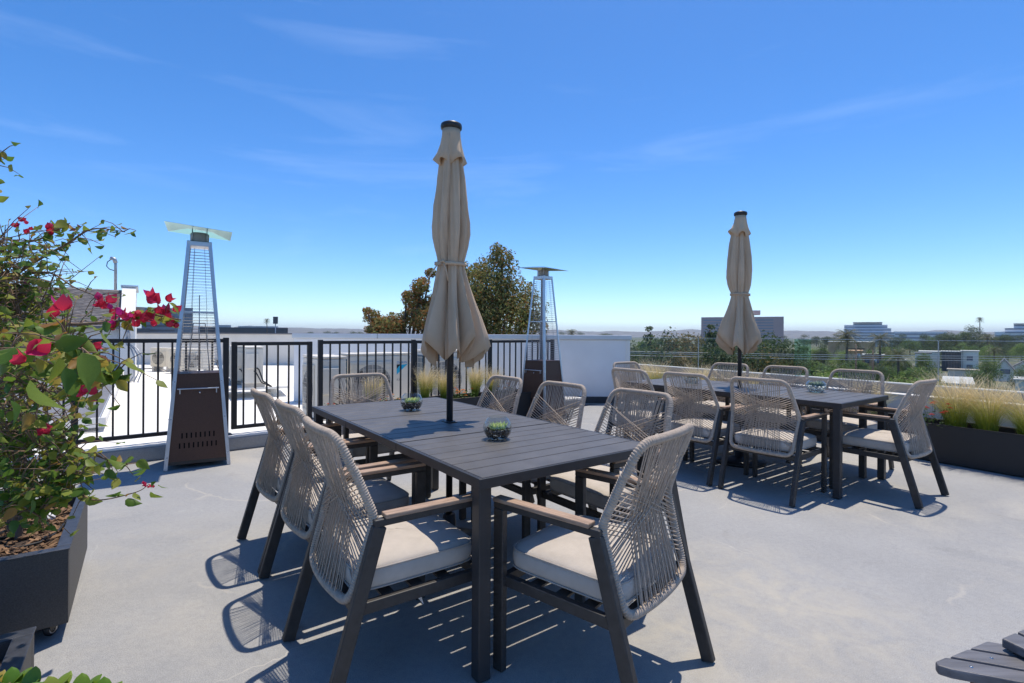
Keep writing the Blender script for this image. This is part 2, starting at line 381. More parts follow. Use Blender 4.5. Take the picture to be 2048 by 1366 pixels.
KH = .155
fl = lambda t, o=0., z=0.: K0 + FD*t + FN*o + Vector((0, 0, z))
pl = lambda t, o=0., z=0.: PF + PD*t + PN*o + Vector((0, 0, z))
WY = 9.30                                                    # long white wall, front plane
cornerR = Vector((.2337*WY, WY, 0))
deck = MB()
dp = [fl(-9), fl(5.95), Vector((.9, WY-.02, 0)), cornerR+Vector((.1, -.02, 0)), pl(-4.5, .62), pl(7.5, .62), Vector((2, -6, 0)), Vector((-6, -6, 0))]
deck.prism([(p.x, p.y) for p in dp], -.30, 0)
tag(deck.build('roof_deck', 'deck_coating'), kind='structure')
# body of the building below, down to the street
body = MB()
bp = [fl(-9), Vector((-26, 6, 0)), Vector((-26, 20.5, 0)), Vector((-3.6, 20.5, 0)), Vector((-3.6, WY+.2, 0)), Vector((2.3, WY+.2, 0)), pl(-4.6, .80), pl(7.5, .80), Vector((2, -6.2, 0)), Vector((-8, -6.2, 0))]
body.prism([(p.x, p.y) for p in bp], GZ, -.32)
bo = empty('apartment_building'); body.build('wall', 'cream_wall', bo)
tag(bo, 'cream apartment building that carries the roof deck and white roof', 'building')
wr = MB()
wp = [fl(-9, .36), fl(5.2, .36), Vector((.85, WY, 0)), Vector((-3.6, WY, 0)), Vector((-3.6, 20.4, 0)), Vector((-26, 20.4, 0)), Vector((-26, 6, 0))]
wr.prism([(p.x, p.y) for p in wp], -.30, -.012)
tag(wr.build('white_roof', 'white_paint'), kind='structure')

# kerb under the fence: grey inside face, white painted top (the cap is its own part)
kb = MB()
a, b, c, d = fl(-9), fl(5.3), fl(5.3, .35), fl(-9, .35)
kb.prism([(p.x, p.y) for p in (a, b, c, d)], 0.001, KH-.02)
ko = kb.build('kerb', 'deck_coating', None, .01); tag(ko, 'low grey kerb with a white top running under the black fence', 'kerb')
kc = MB(); a, b, c, d = fl(-9, .012), fl(5.3, .012), fl(5.3, .365), fl(-9, .365)
kc.prism([(p.x, p.y) for p in (a, b, c, d)], KH-.02, KH); kc.build('top', 'white_paint', ko, .006)

# ------------------------------------------------------------------ fence
def fence(name, t0, t1, zt, zb, posts, label, first=None, gate=False, step=.118, foot=True):
    root = empty(name, fl((t0+t1)/2, .13, KH if not gate else KH+.03)); base = root.location.copy()
    L = lambda t, z, o=.13: fl(t, o, z)-base
    m = MB(); m.beam(L(t0, zt-.02), L(t1, zt-.02), .04, .04); m.build('top_rail', 'rail_black', root, .003)
    m = MB(); m.beam(L(t0, zb), L(t1, zb), .038, .038); m.build('bottom_rail', 'rail_black', root, .003)
    for t in posts:
        m = MB(); z0 = KH if not gate else zb-.018
        m.beam(L(t, z0), L(t, zt+ (.002 if gate else .012)), .052, .052, FD); p = m.build('post', 'rail_black', root, .004)
        if not gate:
            m = MB(); m.beam(L(t, KH+.0005), L(t, KH+.010), .11, .11, FD); m.build('base_plate', 'rail_black', p)
    bm_ = MB(); bm_.beam((0, 0, zb+.017), (0, 0, zt-.038), .017, .017, (1, 0, 0)); me = bm_.mesh('baluster', 'rail_black')
    t = t0+(first or step)
    while t < t1-.03:
        if min(abs(t-q) for q in posts) > .045:
            o = link('baluster', me, root); q = L(t, 0); o.location = (q.x, q.y, -base.z); o.rotation_euler = (0, 0, R(39.5))
        t += step
    tag(root, label, 'gate' if gate else 'fence')
    return root
# along-fence positions read from the photo columns
def tcol(u, off=.13):
    k = (u-1024)/FPX; p = K0+FN*off
    return (k*p.y-p.x)/(FD.x-k*FD.y)
t_p0, t_p1 = tcol(150), tcol(452)
fence('railing_fence', tcol(150)-2.4*1.9, t_p1, 1.19, .235, [t_p0-2.35, t_p0, t_p1], 'black metal baluster fence on the kerb, left of the gate behind the heater', step=.118)
tg0, tg1 = t_p1+.055, tcol(624)
gt = fence('railing_gate', tg0, tg1, 1.155, .225, [tg0+.026, tg1-.026], 'black metal baluster gate between the two fence runs, right of the near heater', gate=True)
for z in (.34, 1.02):
    m = MB(); q = fl(tg0-.028, .13, z)-gt.location; m.beam(q-Vector((0, 0, .03)), q+Vector((0, 0, .03)), .022, .022); m.build('hinge', 'rail_black', gt)
t_q = [tcol(641), tcol(827), tcol(980), tcol(1105)]
fr_ = fence('railing_fence', t_q[0], t_q[-1], 1.165, .235, t_q, 'black metal baluster fence run between the gate and the far heater')

# ------------------------------------------------------------------ long white wall behind the fence, right parapet and glass
wl = empty('parapet_wall', (-.9, WY+.15, 0))
x0, x1 = -.4320*WY, .2337*WY
m = MB(); m.box(((x0+x1)/2+.9, 0, .58), (x1-x0, .30, 1.17)); m.build('wall', 'stucco', wl, .008)
m = MB(); m.box(((x0+x1)/2+.9, 0, 1.21), (x1-x0+.05, .36, .085)); cp = m.build('metal_cap', 'cap_metal', wl, .01)
for k in range(1, 4):
    m = MB(); m.box((x0+(x1-x0)*k/4+.9, -.181, 1.21), (.02, .006, .084)); m.build('cap_joint', 'galv', cp)
m = MB(); m.box((x1+.9-.04, -.155, .58), (.08, .012, 1.16)); m.build('corner_trim', 'white_paint', wl)
m = MB(); m.box(((x1-1.45+x1)/2+.9, -.158, .06), (1.43, .016, .12)); m.build('base_flashing', 'flashing', wl)
tag(wl, 'long white stucco parapet wall with a pale metal cap behind the far heater', 'wall')

pw = empty('parapet_wall', pl(0, .55))
T0, T1 = -5.05, 7.4
def pbox(mb, t0, t1, o0, o1, z0, z1):
    q = [pl(t0, o0), pl(t1, o0), pl(t1, o1), pl(t0, o1)]; q = [(p-pw.location) for p in q]
    mb.prism([(p.x, p.y) for p in q], z0, z1)
m = MB(); pbox(m, T0, T1, .50, .80, .001, .585); m.build('wall', 'stucco', pw, .006)
m = MB(); pbox(m, T0, T1, .485, .66, .585, .605); m.build('ledge', 'white_paint', pw, .004)
m = MB(); pbox(m, T0, T1, .66, .80, .585, .70); m.build('curb', 'tan_curb', pw, .004)
m = MB(); pbox(m, T0, T1, .655, .805, .70, .712); m.build('curb_cap', 'roof_pale', pw, .003)
tag(pw, 'low tan and white parapet wall under the glass railing on the right', 'wall')

gr = empty('glass_railing', pl(0, .73, .712))
def pcol(u, off):
    k = (u-1024)/FPX; p = PF+PN*off
    return (k*p.y-p.x)/(PD.x-k*PD.y)
jt = [T0+.06, pcol(1397, .73), pcol(1588, .73), pcol(1712, .73), pcol(1877, .73), pcol(2075, .73), 2.9, 5.0]
def gpanel(a, b, name='glass_panel', parent=gr):
    q0, q1 = pl(a+.008, .73)-gr.location, pl(b-.008, .73)-gr.location; q0.z = q1.z = 0
    m = MB(); mid = (q0+q1)/2
    m.beam(q0+Vector((0, 0, .25)), q1+Vector((0, 0, .25)), .012, .50)
    o = m.build(name, 'rail_glass', parent)
    m = MB(); m.beam(q0+Vector((0, 0, .503)), q1+Vector((0, 0, .503)), .012, .004); m.build('polished_edge', 'cap_metal', o)
    return o
for a, b in zip(jt[:-1], jt[1:]): gpanel(a, b)
q = pl(jt[2], .73)-gr.location; q.z = .25
m = MB(); m.beam(q+PN*.02, q+PN*.42, .012, .5); m.build('return_pane', 'rail_edge', gr)
for u in (jt[1], jt[4]):
    q = pl(u, .73)-gr.location; m = MB(); m.beam((q.x, q.y, 0), (q.x, q.y, .5), .014, .006, PD); m.build('joint_strip', 'galv', gr)
tag(gr, 'frameless clear glass railing standing on the low tan parapet', 'railing')

# ------------------------------------------------------------------ dining tables
def make_table(loc, label):
    root = empty('dining_table', loc, TA)                # local x = short side (E1), y = long side (E2)
    L, W, Z, TH = 2.18, .978, .74, .036
    # end slat is wider; three leaves of seven slats
    leaf = L/3; gap = .0065
    for k in range(3):
        y0 = -L/2+k*leaf; ws = [(leaf-.012)/7.27]*7
        if k == 0: ws[0] *= 1.27
        elif k == 2: ws[6] *= 1.27
        else: ws = [(leaf-.012)/7]*7
        y = y0+.006
        for w_ in ws:
            a, b = y+gap/2, y+w_-gap/2
            if k == 1 and abs((a+b)/2) < .02:            # the middle slat carries the parasol hole
                m = MB()
                for s in (-1, 1): m.box((s*(W/2-.018+.03)/2, (a+b)/2, Z-.006), (W/2-.018-.03, b-a, .012))
                m.build('slat', 'table_metal', root, .0015, 1)
            else:
                m = MB(); m.box((0, (a+b)/2, Z-.006), (W-.036, b-a, .012)); m.build('slat', 'table_metal', root, .0015, 1)
            y += w_
        for s in (-1, 1):
            m = MB(); m.box((s*(W/2-.008), y0+leaf/2, Z-.019), (.016, leaf-.004, .037)); m.build('side_rail', 'table_edge', root, .002, 2)
    for s in (-1, 1):
        m = MB(); m.box((0, s*(L/2-.002), Z-.0205), (W, .010, .038)); m.build('end_rail', 'table_edge', root, .002, 2)
    for s in (-1, 1):
        m = MB(); m.box((s*.20, 0, Z-.030), (.03, L-.04, .03)); m.build('runner', 'table_edge', root, .002, 1)
        m = MB(); m.box((s*.42, 0, Z-.042), (.03, L-.10, .03)); m.build('runner', 'table_edge', root, .002, 1)
    for sx in (-1, 1):
        for sy in (-1, 1):
            m = MB(); m.box((sx*(W/2-.034), sy*(L/2-.036), (Z-.03)/2+.002), (.052, .052, Z-.034)); m.build('leg', 'table_edge', root, .004, 2)
    m = MB(); m.lathe([(.022, Z-.002), (.034, Z-.002), (.034, Z+.005), (.022, Z+.006)], 24); m.build('hole_ring', 'black_plastic', root)
    tag(root, label, 'table', 'slatted dining tables on the deck')
    return root
O1 = Vector((-.362, 2.955, 0)); O2 = Vector((2.265, 5.02, 0))
make_table(O1, 'dark slatted metal dining table nearest the camera, with two clear bowls of dark pebbles')
make_table(O2, 'dark slatted metal dining table by the glass railing, with two bowls of white pebbles')

# ------------------------------------------------------------------ rope chairs
def fillet_loop(P, cut, per=10):
    out = []; N = len(P)
    for i in range(N):
        a, b, c = Vector(P[i-1]), Vector(P[i]), Vector(P[(i+1) % N])
        d = cut[i]; p0 = b+(a-b).normalized()*d; p1 = b+(c-b).normalized()*d
        for k in range(per+1):
            t = k/per; out.append(p0*(1-t)**2+b*2*t*(1-t)+p1*t*t)
    return out
def resample(P, step, closed=True):
    Q = P+[P[0]] if closed else P
    seg = [(Q[i+1]-Q[i]).length for i in range(len(Q)-1)]; tot = sum(seg); n = int(tot/step); out = []
    i = 0; acc = 0
    for k in range(n):
        s = tot*k/n
        while acc+seg[i] < s: acc += seg[i]; i += 1
        out.append(Q[i].lerp(Q[i+1], (s-acc)/max(seg[i], 1e-9)))
    return out
def bow(p):
    x = p.x/.25
    return Vector((p.x, p.y-.028*max(0, 1-x*x)*(1 if p.z > .8 or p.z < .45 else .0), p.z))
def make_chair():
    root = empty('rope_armchair')
    hw = .278; ya, za = -.150, .618; yr = -.325; yf = .255
    for s in (-1, 1):
        x = s*hw
        m = MB(); m.beam((x, yr, .004), (x, ya-.004, za-.012), .028, .048, (0, 1, 0)); m.build('rear_leg', 'frame', root, .004)
        m = MB(); m.beam((x, yf, .004), (x, yf, za-.0125), .028, .046, (0, 1, 0)); m.build('front_leg', 'frame', root, .004)
        m = MB(); m.beam((x, ya-.024, za), (x, yf+.023, za), .028, .025); ar = m.build('arm_rail', 'frame', root, .004)
        m = MB(); m.beam((x, ya+.012, za+.0206), (x, yf+.020, za+.0206), .046, .016); m.build('armrest', 'teak', root, .004)
        yk = yr+(ya-yr)*.34/.62
        m = MB(); m.beam((x*.93, yk+.02, .335), (x*.93, yf-.02, .335), .026, .04); m.build('side_rail', 'frame', root, .003)
    yk = -.232
    for y in (yk+.01, yf-.005):
        m = MB(); m.beam((-hw*.95, y, .335), (hw*.95, y, .335), .026, .038); m.build('cross_rail', 'frame', root, .003)
    for y in (-.11, .0, .11):
        m = MB(); m.beam((-hw*.9, y, .352), (hw*.9, y, .352), .045, .008); m.build('seat_slat', 'frame', root)
    # rope-wound loop of the back
    P = [(-.215, -.270, .912), (.215, -.270, .912), (.262, ya-.012, .63), (.238, -.238, .352), (-.238, -.238, .352), (-.262, ya-.012, .63)]
    cut = [.062, .062, .035, .055, .055, .035]
    loop = fillet_loop(P, cut); 
    dense = resample(loop, .01); dense = [bow(p) for p in dense]
    pitch = .0092; ring = resample(dense, pitch/4)
    rad = [.0128+.0036*(1, .72, .0, .72)[i % 4] for i in range(len(ring)//4*4)]
    m = MB(); m.tube(ring[:len(rad)], rad, 8, closed=True); m.build('back_frame', 'rope', root, fix=False)
    # woven strands
    rnd = random.Random(4); m = MB()
    def at(t, side):     # t from the top rail (0) down the side to the bottom (1)
        zt, zm, zb = .868, .63, .40
        z = zt+(zb-zt)*t
        if z > zm: f = (zt-z)/(zt-zm); x = .226+(.262-.226)*f; y = -.252+(ya-.012+.252)*f
        else: f = (zm-z)/(zm-zb); x = .262+(.242-.262)*f; y = ya-.012+(-.224-(ya-.012))*f
        return Vector((side*x, y, z))
    def strand(a, b, wob=.002, waist=None):
        j = Vector((rnd.uniform(-1, 1), rnd.uniform(-1, 1), rnd.uniform(-1, 1)))*wob
        if waist: m.tube([a, a.lerp(waist, .5)+j, waist, waist.lerp(b, .5)-j, b], .0024, 5, caps=False)
        else: m.tube([a, (a+b)/2+j, b], .0024, 5, caps=False)
    for i in range(23):                     # top rail to bottom rail, drawn in and forward at the waist
        u = -1+2*i/22
        for k in (0, 1):
            if k and i % 2: continue
            a = bow(Vector((u*.165+k*.006, -.270, .908))); b = bow(Vector((u*.160-k*.006, -.238, .356)))
            a.y += .010-.02*k; b.y += .010-.02*k
            wv = Vector((u*.120, -.188-.010*k-.012*(1-u*u), .63+rnd.uniform(-.01, .01)))
            strand(a, b, .002, wv)
    for side in (-1, 1):                    # fans from each flank, crossing in the middle
        for i in range(15):
            f = i/14; dy = .011 if side > 0 else -.008
            a = at(.07+.47*f, side); b = at(.50+.47*f, -side)
            a.y += dy; b.y += dy
            strand(a, b)
        for i in range(5):
            f = i/4; a = at(.10+.14*f, side); b = at(.58+.16*f, -side); a.y -= .012; b.y -= .012
            strand(a, b)
    m.build('rope_weave', 'rope', root, fix=False)
    # cushion: a soft slab with a crown, and piping round its two edges
    def ring_at(k, ex=0.):
        out = []; a, b = .243+ex, .240+ex
        for i in range(72):
            t = 2*math.pi*i/72; c_, s_ = math.cos(t), math.sin(t); e = .26
            out.append(Vector((a*math.copysign(abs(c_)**e, c_), .017+b*math.copysign(abs(s_)**e, s_), 0)))
        return out
    rings = []
    for (sc_, z) in ((.0, .372), (.5, .371), (.93, .372), (.985, .377), (1.005, .395), (1.012, .415), (1.005, .432), (.985, .447), (.93, .456), (.8, .463), (.55, .468), (.25, .470), (.0, .471)):
        rr = ring_at(0); rings.append([Vector((p.x*sc_, .017+(p.y-.017)*sc_, z+(.003*math.sin(9*p.x+5*p.y) if z > .44 else 0))) for p in rr])
    m = MB(); vs = [p for r_ in rings for p in r_]; fs = []
    for i in range(len(rings)-1):
        for k in range(72): fs.append((i*72+k, i*72+(k+1) % 72, (i+1)*72+(k+1) % 72, (i+1)*72+k))
    m.add(vs, fs, True); cu = m.build('cushion', 'cushion', root)
    for z, e in ((.381, .002), (.446, .0)):
        m = MB(); m.tube([p*1.0+Vector((0, 0, z)) for p in ring_at(0, e-.002)], .0035, 6, closed=True); m.build('piping', 'piping', cu, fix=False)
    return root
chair = make_chair()
CH_USED = [False]
GRP = 'rope-back armchairs round the two dining tables'
def put_chair(p, ang, label):
    o = chair if not CH_USED[0] else copy_tree(chair)
    CH_USED[0] = True
    o.location = (p.x, p.y, 0); o.rotation_euler = (0, 0, ang); tag(o, label, 'chair', GRP)
    return o
def side(O, s, lat, sgn, label, turn=0.):
    """chair on a long side: s along E2, rear feet lat metres off the table edge"""
    c = O+E2*s+E1*sgn*(.489+lat-.325)
    return put_chair(c, TA+(R(-90) if sgn < 0 else R(90))+turn, label)
L3 = side(O1, -.690, .485, -1, 'rope-back armchair at the left front, nearest the camera of the three along that side', R(-1))
side(O1, -.045, .455, -1, 'middle rope-back armchair on the left side of the near table', R(1))
side(O1, .572, .465, -1, 'rope-back armchair on the left of the near table, the one farthest from the camera', R(2))
side(O1, .62, .40, 1, 'rope-back armchair on the far side of the near table, in front of the far heater', R(-2))
side(O1, -.02, .43, 1, 'rope-back armchair on the far side of the near table, middle of three')
side(O1, -.630, .50, 1, 'rope-back armchair on the far side of the near table, closest to the second table')
EC = put_chair(Vector((.335, 1.935, 0)), R(50.0), 'rope-back armchair at the front end of the near table, turned slightly outward')
put_chair(O1+E2*(1.09+.40-.325+.03)+E1*(-.02), TA+R(180), 'rope-back armchair at the far end of the near table, in front of the outdoor units')
side(O2, -.655, .470, -1, 'rope-back armchair on the near side of the second table, rightmost of three', R(2))
side(O2, -.015, .490, -1, 'rope-back armchair on the near side of the second table, middle of three')
side(O2, .625, .48, -1, 'rope-back armchair on the near side of the second table, leftmost of three', R(-2))
put_chair(Vector((3.2, 3.83, 0))+Vector((-.566, .824, 0))*.325, R(33.0+1.5), 'rope-back armchair at the right end of the second table, seen from its side')
side(O2, -.69, .46, 1, 'rope-back armchair between the second table and the planter, rightmost of three', R(-3))
side(O2, -.02, .47, 1, 'rope-back armchair between the second table and the planter, middle of three')
side(O2, .63, .47, 1, 'rope-back armchair between the second table and the planter, leftmost, right behind the parasol pole')
put_chair(O2+E2*(1.09+.38-.325+.05), TA+R(180), 'rope-back armchair at the far end of the second table, near the white wall corner')
# paper tags hanging under the two nearest seats
for par, q in ((L3, (.19, .02)), (EC, (-.06, -.17))):
    m = MB(); m.add([(q[0]-.03, q[1], .322), (q[0]+.03, q[1], .324), (q[0]+.034, q[1]+.016, .262), (q[0]-.024, q[1]+.012, .27), (q[0]-.03, q[1]+.0012, .322), (q[0]+.03, q[1]+.0012, .324), (q[0]+.034, q[1]+.0172, .262), (q[0]-.024, q[1]+.0132, .27)], [(0,1,2,3), (4,7,6,5), (0,4,5,1), (1,5,6,2), (2,6,7,3), (3,7,4,0)])
    t = m.build('care_tag', 'paper', par)
    m = MB()
    for k in range(3): m.add([(q[0]-.018, q[1]-.0006+.0026*(k+1), .311-.011*k), (q[0]+.018, q[1]-.0006+.0026*(k+1), .311-.011*k), (q[0]+.018, q[1]-.0006+.0026*(k+1)+.0008, .307-.011*k), (q[0]-.018, q[1]-.0006+.0026*(k+1)+.0008, .307-.011*k)], [(0,1,2,3)])
    m.build('print', 'print_grey', t)

# ------------------------------------------------------------------ closed parasols
def make_parasol(loc, label, seed, rz):
    root = empty('closed_parasol', loc, rz); rnd = random.Random(seed)
    m = MB(); m.lathe([(.019, .045), (.019, 2.40)], 20, caps=True); m.build('pole', 'black_plastic', root)
    m = MB(); m.lathe([(.001, .001), (.24, .001), (.245, .02), (.235, .034), (.10, .055), (.045, .065), (.036, .20), (.030, .205), (.001, .206)], 40); m.build('base', 'black_plastic', root)
    m = MB(); m.lathe([(.001, 2.445), (.052, 2.445), (.061, 2.452), (.063, 2.466), (.060, 2.478), (.045, 2.486), (.001, 2.487)], 32); c = m.build('solar_cap', 'black_plastic', root)
    m = MB(); m.lathe([(.001, 2.4872), (.035, 2.4872), (.034, 2.490), (.001, 2.490)], 24); m.build('cap_panel', 'glass_dark', c)
    N = 384
    nf = 8; wd = [rnd.uniform(.6, 1.5) for _ in range(nf)]; tot = sum(wd); edge = [0]
    for w_ in wd: edge.append(edge[-1]+w_/tot)
    amp = [rnd.uniform(.55, 1.25) for _ in range(nf)]; hem = [rnd.uniform(-.10, .04) for _ in range(nf)]; lay = [rnd.uniform(-.5, .5) for _ in range(nf)]
    crz = [rnd.uniform(0, 6.28) for _ in range(12)]
    def fold(th, z):
        """cloth lobes of uneven width, a sharp crease between neighbours"""
        x = (th/(2*math.pi)+.035*math.sin(z*2.3+seed)) % 1.0
        k = max(i for i in range(nf) if edge[i] <= x); f = (x-edge[k])/(edge[k+1]-edge[k])
        g_ = min(max(f+lay[k]*.5*math.sin(math.pi*f), 0), 1)
        return k, f, (.55*math.sin(math.pi*g_)**.7+.45*(1-abs(2*g_-1)))*amp[k]
    prof = [(2.41, .048, .004), (2.36, .050, .010), (2.27, .066, .030), (2.16, .080, .046), (2.02, .092, .062), (1.90, .100, .070), (1.83, .101, .068), (1.76, .093, .056), (1.72, .086, .044), (1.69, .079, .032), (1.672, .076, .024), (1.662, .075, .022), (1.652, .076, .024), (1.63, .079, .032), (1.59, .086, .046), (1.54, .094, .062), (1.46, .110, .088), (1.36, .140, .116), (1.27, .163, .138), (1.19, .176, .160)]
    vs = []; fs = []
    for i, (z, r, am) in enumerate(prof):
        for k in range(N):
            th = 2*math.pi*k/N; kk, f, h = fold(th, z)
            rr = r-am*.62+am*h-sum(.011*math.exp(-((((th-c_+.25*math.sin(z*1.7+c_))+math.pi) % (2*math.pi)-math.pi)/.045)**2) for c_ in crz)*min(1, am/.05)+.0025*math.sin(23*th+z*7)+.006*math.sin(2*th+z*3+seed)
            zz = z
            if z < 1.6:                                        # hem: each lobe hangs to its own length
                q = (1.62-z)/(1.62-1.19); zz = z+q*(hem[kk]*.6*math.sin(math.pi*f)+.15*min(h, 1.1)**1.4-.10+.03*math.sin(2*th+seed))
            vs.append((rr*math.cos(th), rr*math.sin(th), zz))
        if i:
            for k in range(N): fs.append(((i-1)*N+k, (i-1)*N+(k+1) % N, i*N+(k+1) % N, i*N+k))
    m = MB(); m.add(vs, fs, True); cn = m.build('canopy', 'canvas', root)
    so_ = cn.modifiers.new('thick', 'SOLIDIFY'); so_.thickness = .002; so_.offset = -1
    # wind-vent flap at the top
    vs = []; fs = []; fl_ = [rnd.uniform(.6, 1.25) for _ in range(8)]
    pr = [(2.446, .050, 0), (2.41, .052, .002), (2.36, .058, .012), (2.31, .068, .026), (2.265, .080, .052)]
    for i, (z, r, am) in enumerate(pr):
        for k in range(160):
            th = 2*math.pi*k/160; x = th/(2*math.pi)*5+seed*.3; f = x-math.floor(x); kk = int(x) % 5
            h = math.sin(math.pi*f)**1.6*fl_[kk]; rr = r+am*(h-.35)
            vs.append((rr*math.cos(th), rr*math.sin(th), z+(am/.052)*(.05*h-.035)))
        if i:
            for k in range(160): fs.append(((i-1)*160+k, (i-1)*160+(k+1) % 160, i*160+(k+1) % 160, i*160+k))
    m = MB(); m.add(vs, fs, True); vf = m.build('vent_flap', 'canvas', root); so_ = vf.modifiers.new('thick', 'SOLIDIFY'); so_.thickness = .002; so_.offset = 1
    # tie strap with a knot and two loose ends
    m = MB(); pts = []
    for k in range(96):
        th = 2*math.pi*k/96; rr = .0905
        pts.append((rr*math.cos(th), rr*math.sin(th), 1.662+.006*math.sin(th)))
    vs = []; fs = []
    for k, p in enumerate(pts):
        for dz in (-.009, .009): vs.append((p[0], p[1], p[2]+dz))
        k2 = (k+1) % 96; fs.append((2*k, 2*k2, 2*k2+1, 2*k+1))
    m.add(vs, fs, True); st = m.build('tie_strap', 'canvas', root); so_ = st.modifiers.new('thick', 'SOLIDIFY'); so_.thickness = .003; so_.offset = 1
    a0 = -math.pi*.62-rz; bx, by = .098*math.cos(a0), .098*math.sin(a0)
    m = MB(); m.tube([(bx-.012, by, 1.66), (bx, by-.012, 1.668), (bx+.012, by, 1.658), (bx, by, 1.65)], .007, 6)
    for dx, dz in ((-.10, -.13), (.03, -.10)):
        m.tube([(bx, by, 1.655), (bx+dx*.3, by-.012, 1.645), (bx+dx*.7, by-.02, 1.655+dz*.5), (bx+dx, by-.015, 1.655+dz)], .004, 6)
    m.build('knot', 'canvas', st)
    tag(root, label, 'parasol', 'closed beige parasols through the tables')
    return root
make_parasol(O1, 'tall closed beige parasol standing through the near table', 5, .4)
make_parasol(O2, 'closed beige parasol through the table by the glass railing', 12, 2.1)

# ------------------------------------------------------------------ succulent bowls
def succulent(m, c, n, r, rnd, up=.75):
    for i in range(n):
        a = i*2.399+rnd.uniform(-.2, .2); e = up*(1-.65*i/n)+.15; L = r*(.75+.35*i/n)
        d = Vector((math.cos(a)*math.cos(e*1.5), math.sin(a)*math.cos(e*1.5), math.sin(e*1.5)))
        s = Vector((-math.sin(a), math.cos(a), 0)); u = s.cross(d)*-1; w_ = L*.17; c = Vector(c)
        P = [c, c+d*L*.45+s*w_-u*w_*.2, c+d*L*.45-s*w_-u*w_*.2, c+d*L+Vector((0, 0, L*.1)), c+d*L*.45-u*w_*.9, c+d*L*.45+u*w_*.1]
        m.add(P, [(0,1,5), (0,5,2), (1,3,5), (5,3,2), (0,4,1), (0,2,4), (1,4,3), (4,2,3)], True)
def make_bowl(loc, r, sq, dark, label, seed):
    root = empty('succulent_bowl', loc); rnd = random.Random(seed)
    def rad(z): return r*math.sqrt(max(0, 1-(z/(r*sq))**2))
    z0, z1 = -.86, .80; H = r*sq; zc = -z0*H
    outer = [(.001, .0015)]+[(rad(H*(z0+(z1-z0)*i/22)), zc+H*(z0+(z1-z0)*i/22)) for i in range(23)]
    m = MB(); m.lathe(outer+[(outer[-1][0]+.0012, outer[-1][1]+.0015), (outer[-1][0]-.001, outer[-1][1]+.002)], 40); m.build('glass_bowl', 'bowl_glass', root)
    m = MB(); fillh = .52 if dark else .62
    for k in range(130):
        for _ in range(20):
            z = rnd.uniform(.012, 2*H*fillh*.72); rr = rad(z-zc)-.010
            if rr > .004: break
        a = rnd.uniform(0, 6.28); q = (rr if rnd.random() < .65 else rr*math.sqrt(rnd.random())); s = rnd.uniform(.006, .0115)
        c = Vector((q*math.cos(a), q*math.sin(a), z)); M = Euler((rnd.uniform(0, 6),)*3).to_matrix()
        vs = []; fs = []; n_ = 6
        for i in range(1, 4):
            t = math.pi*i/4
            for j in range(n_): vs.append(c+M @ Vector((s*math.sin(t)*math.cos(j*1.047), s*.75*math.sin(t)*math.sin(j*1.047), s*.7*math.cos(t))))
        vs += [c+M @ Vector((0, 0, s*.7)), c-M @ Vector((0, 0, s*.7))]
        for i in range(2):
            for j in range(n_): fs.append((i*n_+j, i*n_+(j+1) % n_, (i+1)*n_+(j+1) % n_, (i+1)*n_+j))
        for j in range(n_): fs.append((18, (j+1) % n_, j)); fs.append((19, 12+j, 12+(j+1) % n_))
        m.add(vs, fs, True)
    o = m.build('pebbles', 'pebble_dark' if dark else 'pebble_white', root); tag(o, kind='stuff')
    m = MB(); zt = 2*H*fillh*.62
    for i, (a, q) in enumerate(((.3, .35), (2.2, .4), (4.3, .38), (5.5, .45), (0, 0))):
        succulent(m, (r*q*math.cos(a), r*q*math.sin(a), zt), 13, r*(.62 if i else .72), rnd)
    m.build('succulent', 'succulent' if dark else 'succulent_grey', root)
    tag(root, label, 'plant bowl', 'glass bowls of succulents')
    return root
ZT = .7402
for (u, v, r, sq, dk, lb) in ((995, 878, .070, .93, True, 'round glass bowl of dark pebbles and bright succulents, on the near table by its front'),
                              (823, 820.5, .074, .93, True, 'round glass bowl of dark pebbles on the near table, left of the parasol pole'),
                              (1632, 784, .086, .74, False, 'squat glass bowl of white pebbles near the right end of the second table'),
                              (1383, 766, .086, .74, False, 'squat glass bowl of white pebbles at the far end of the second table')):
    p = un(u, v, ZT); make_bowl(Vector((p.x, p.y, ZT)), r, sq, dk, lb, int(u))

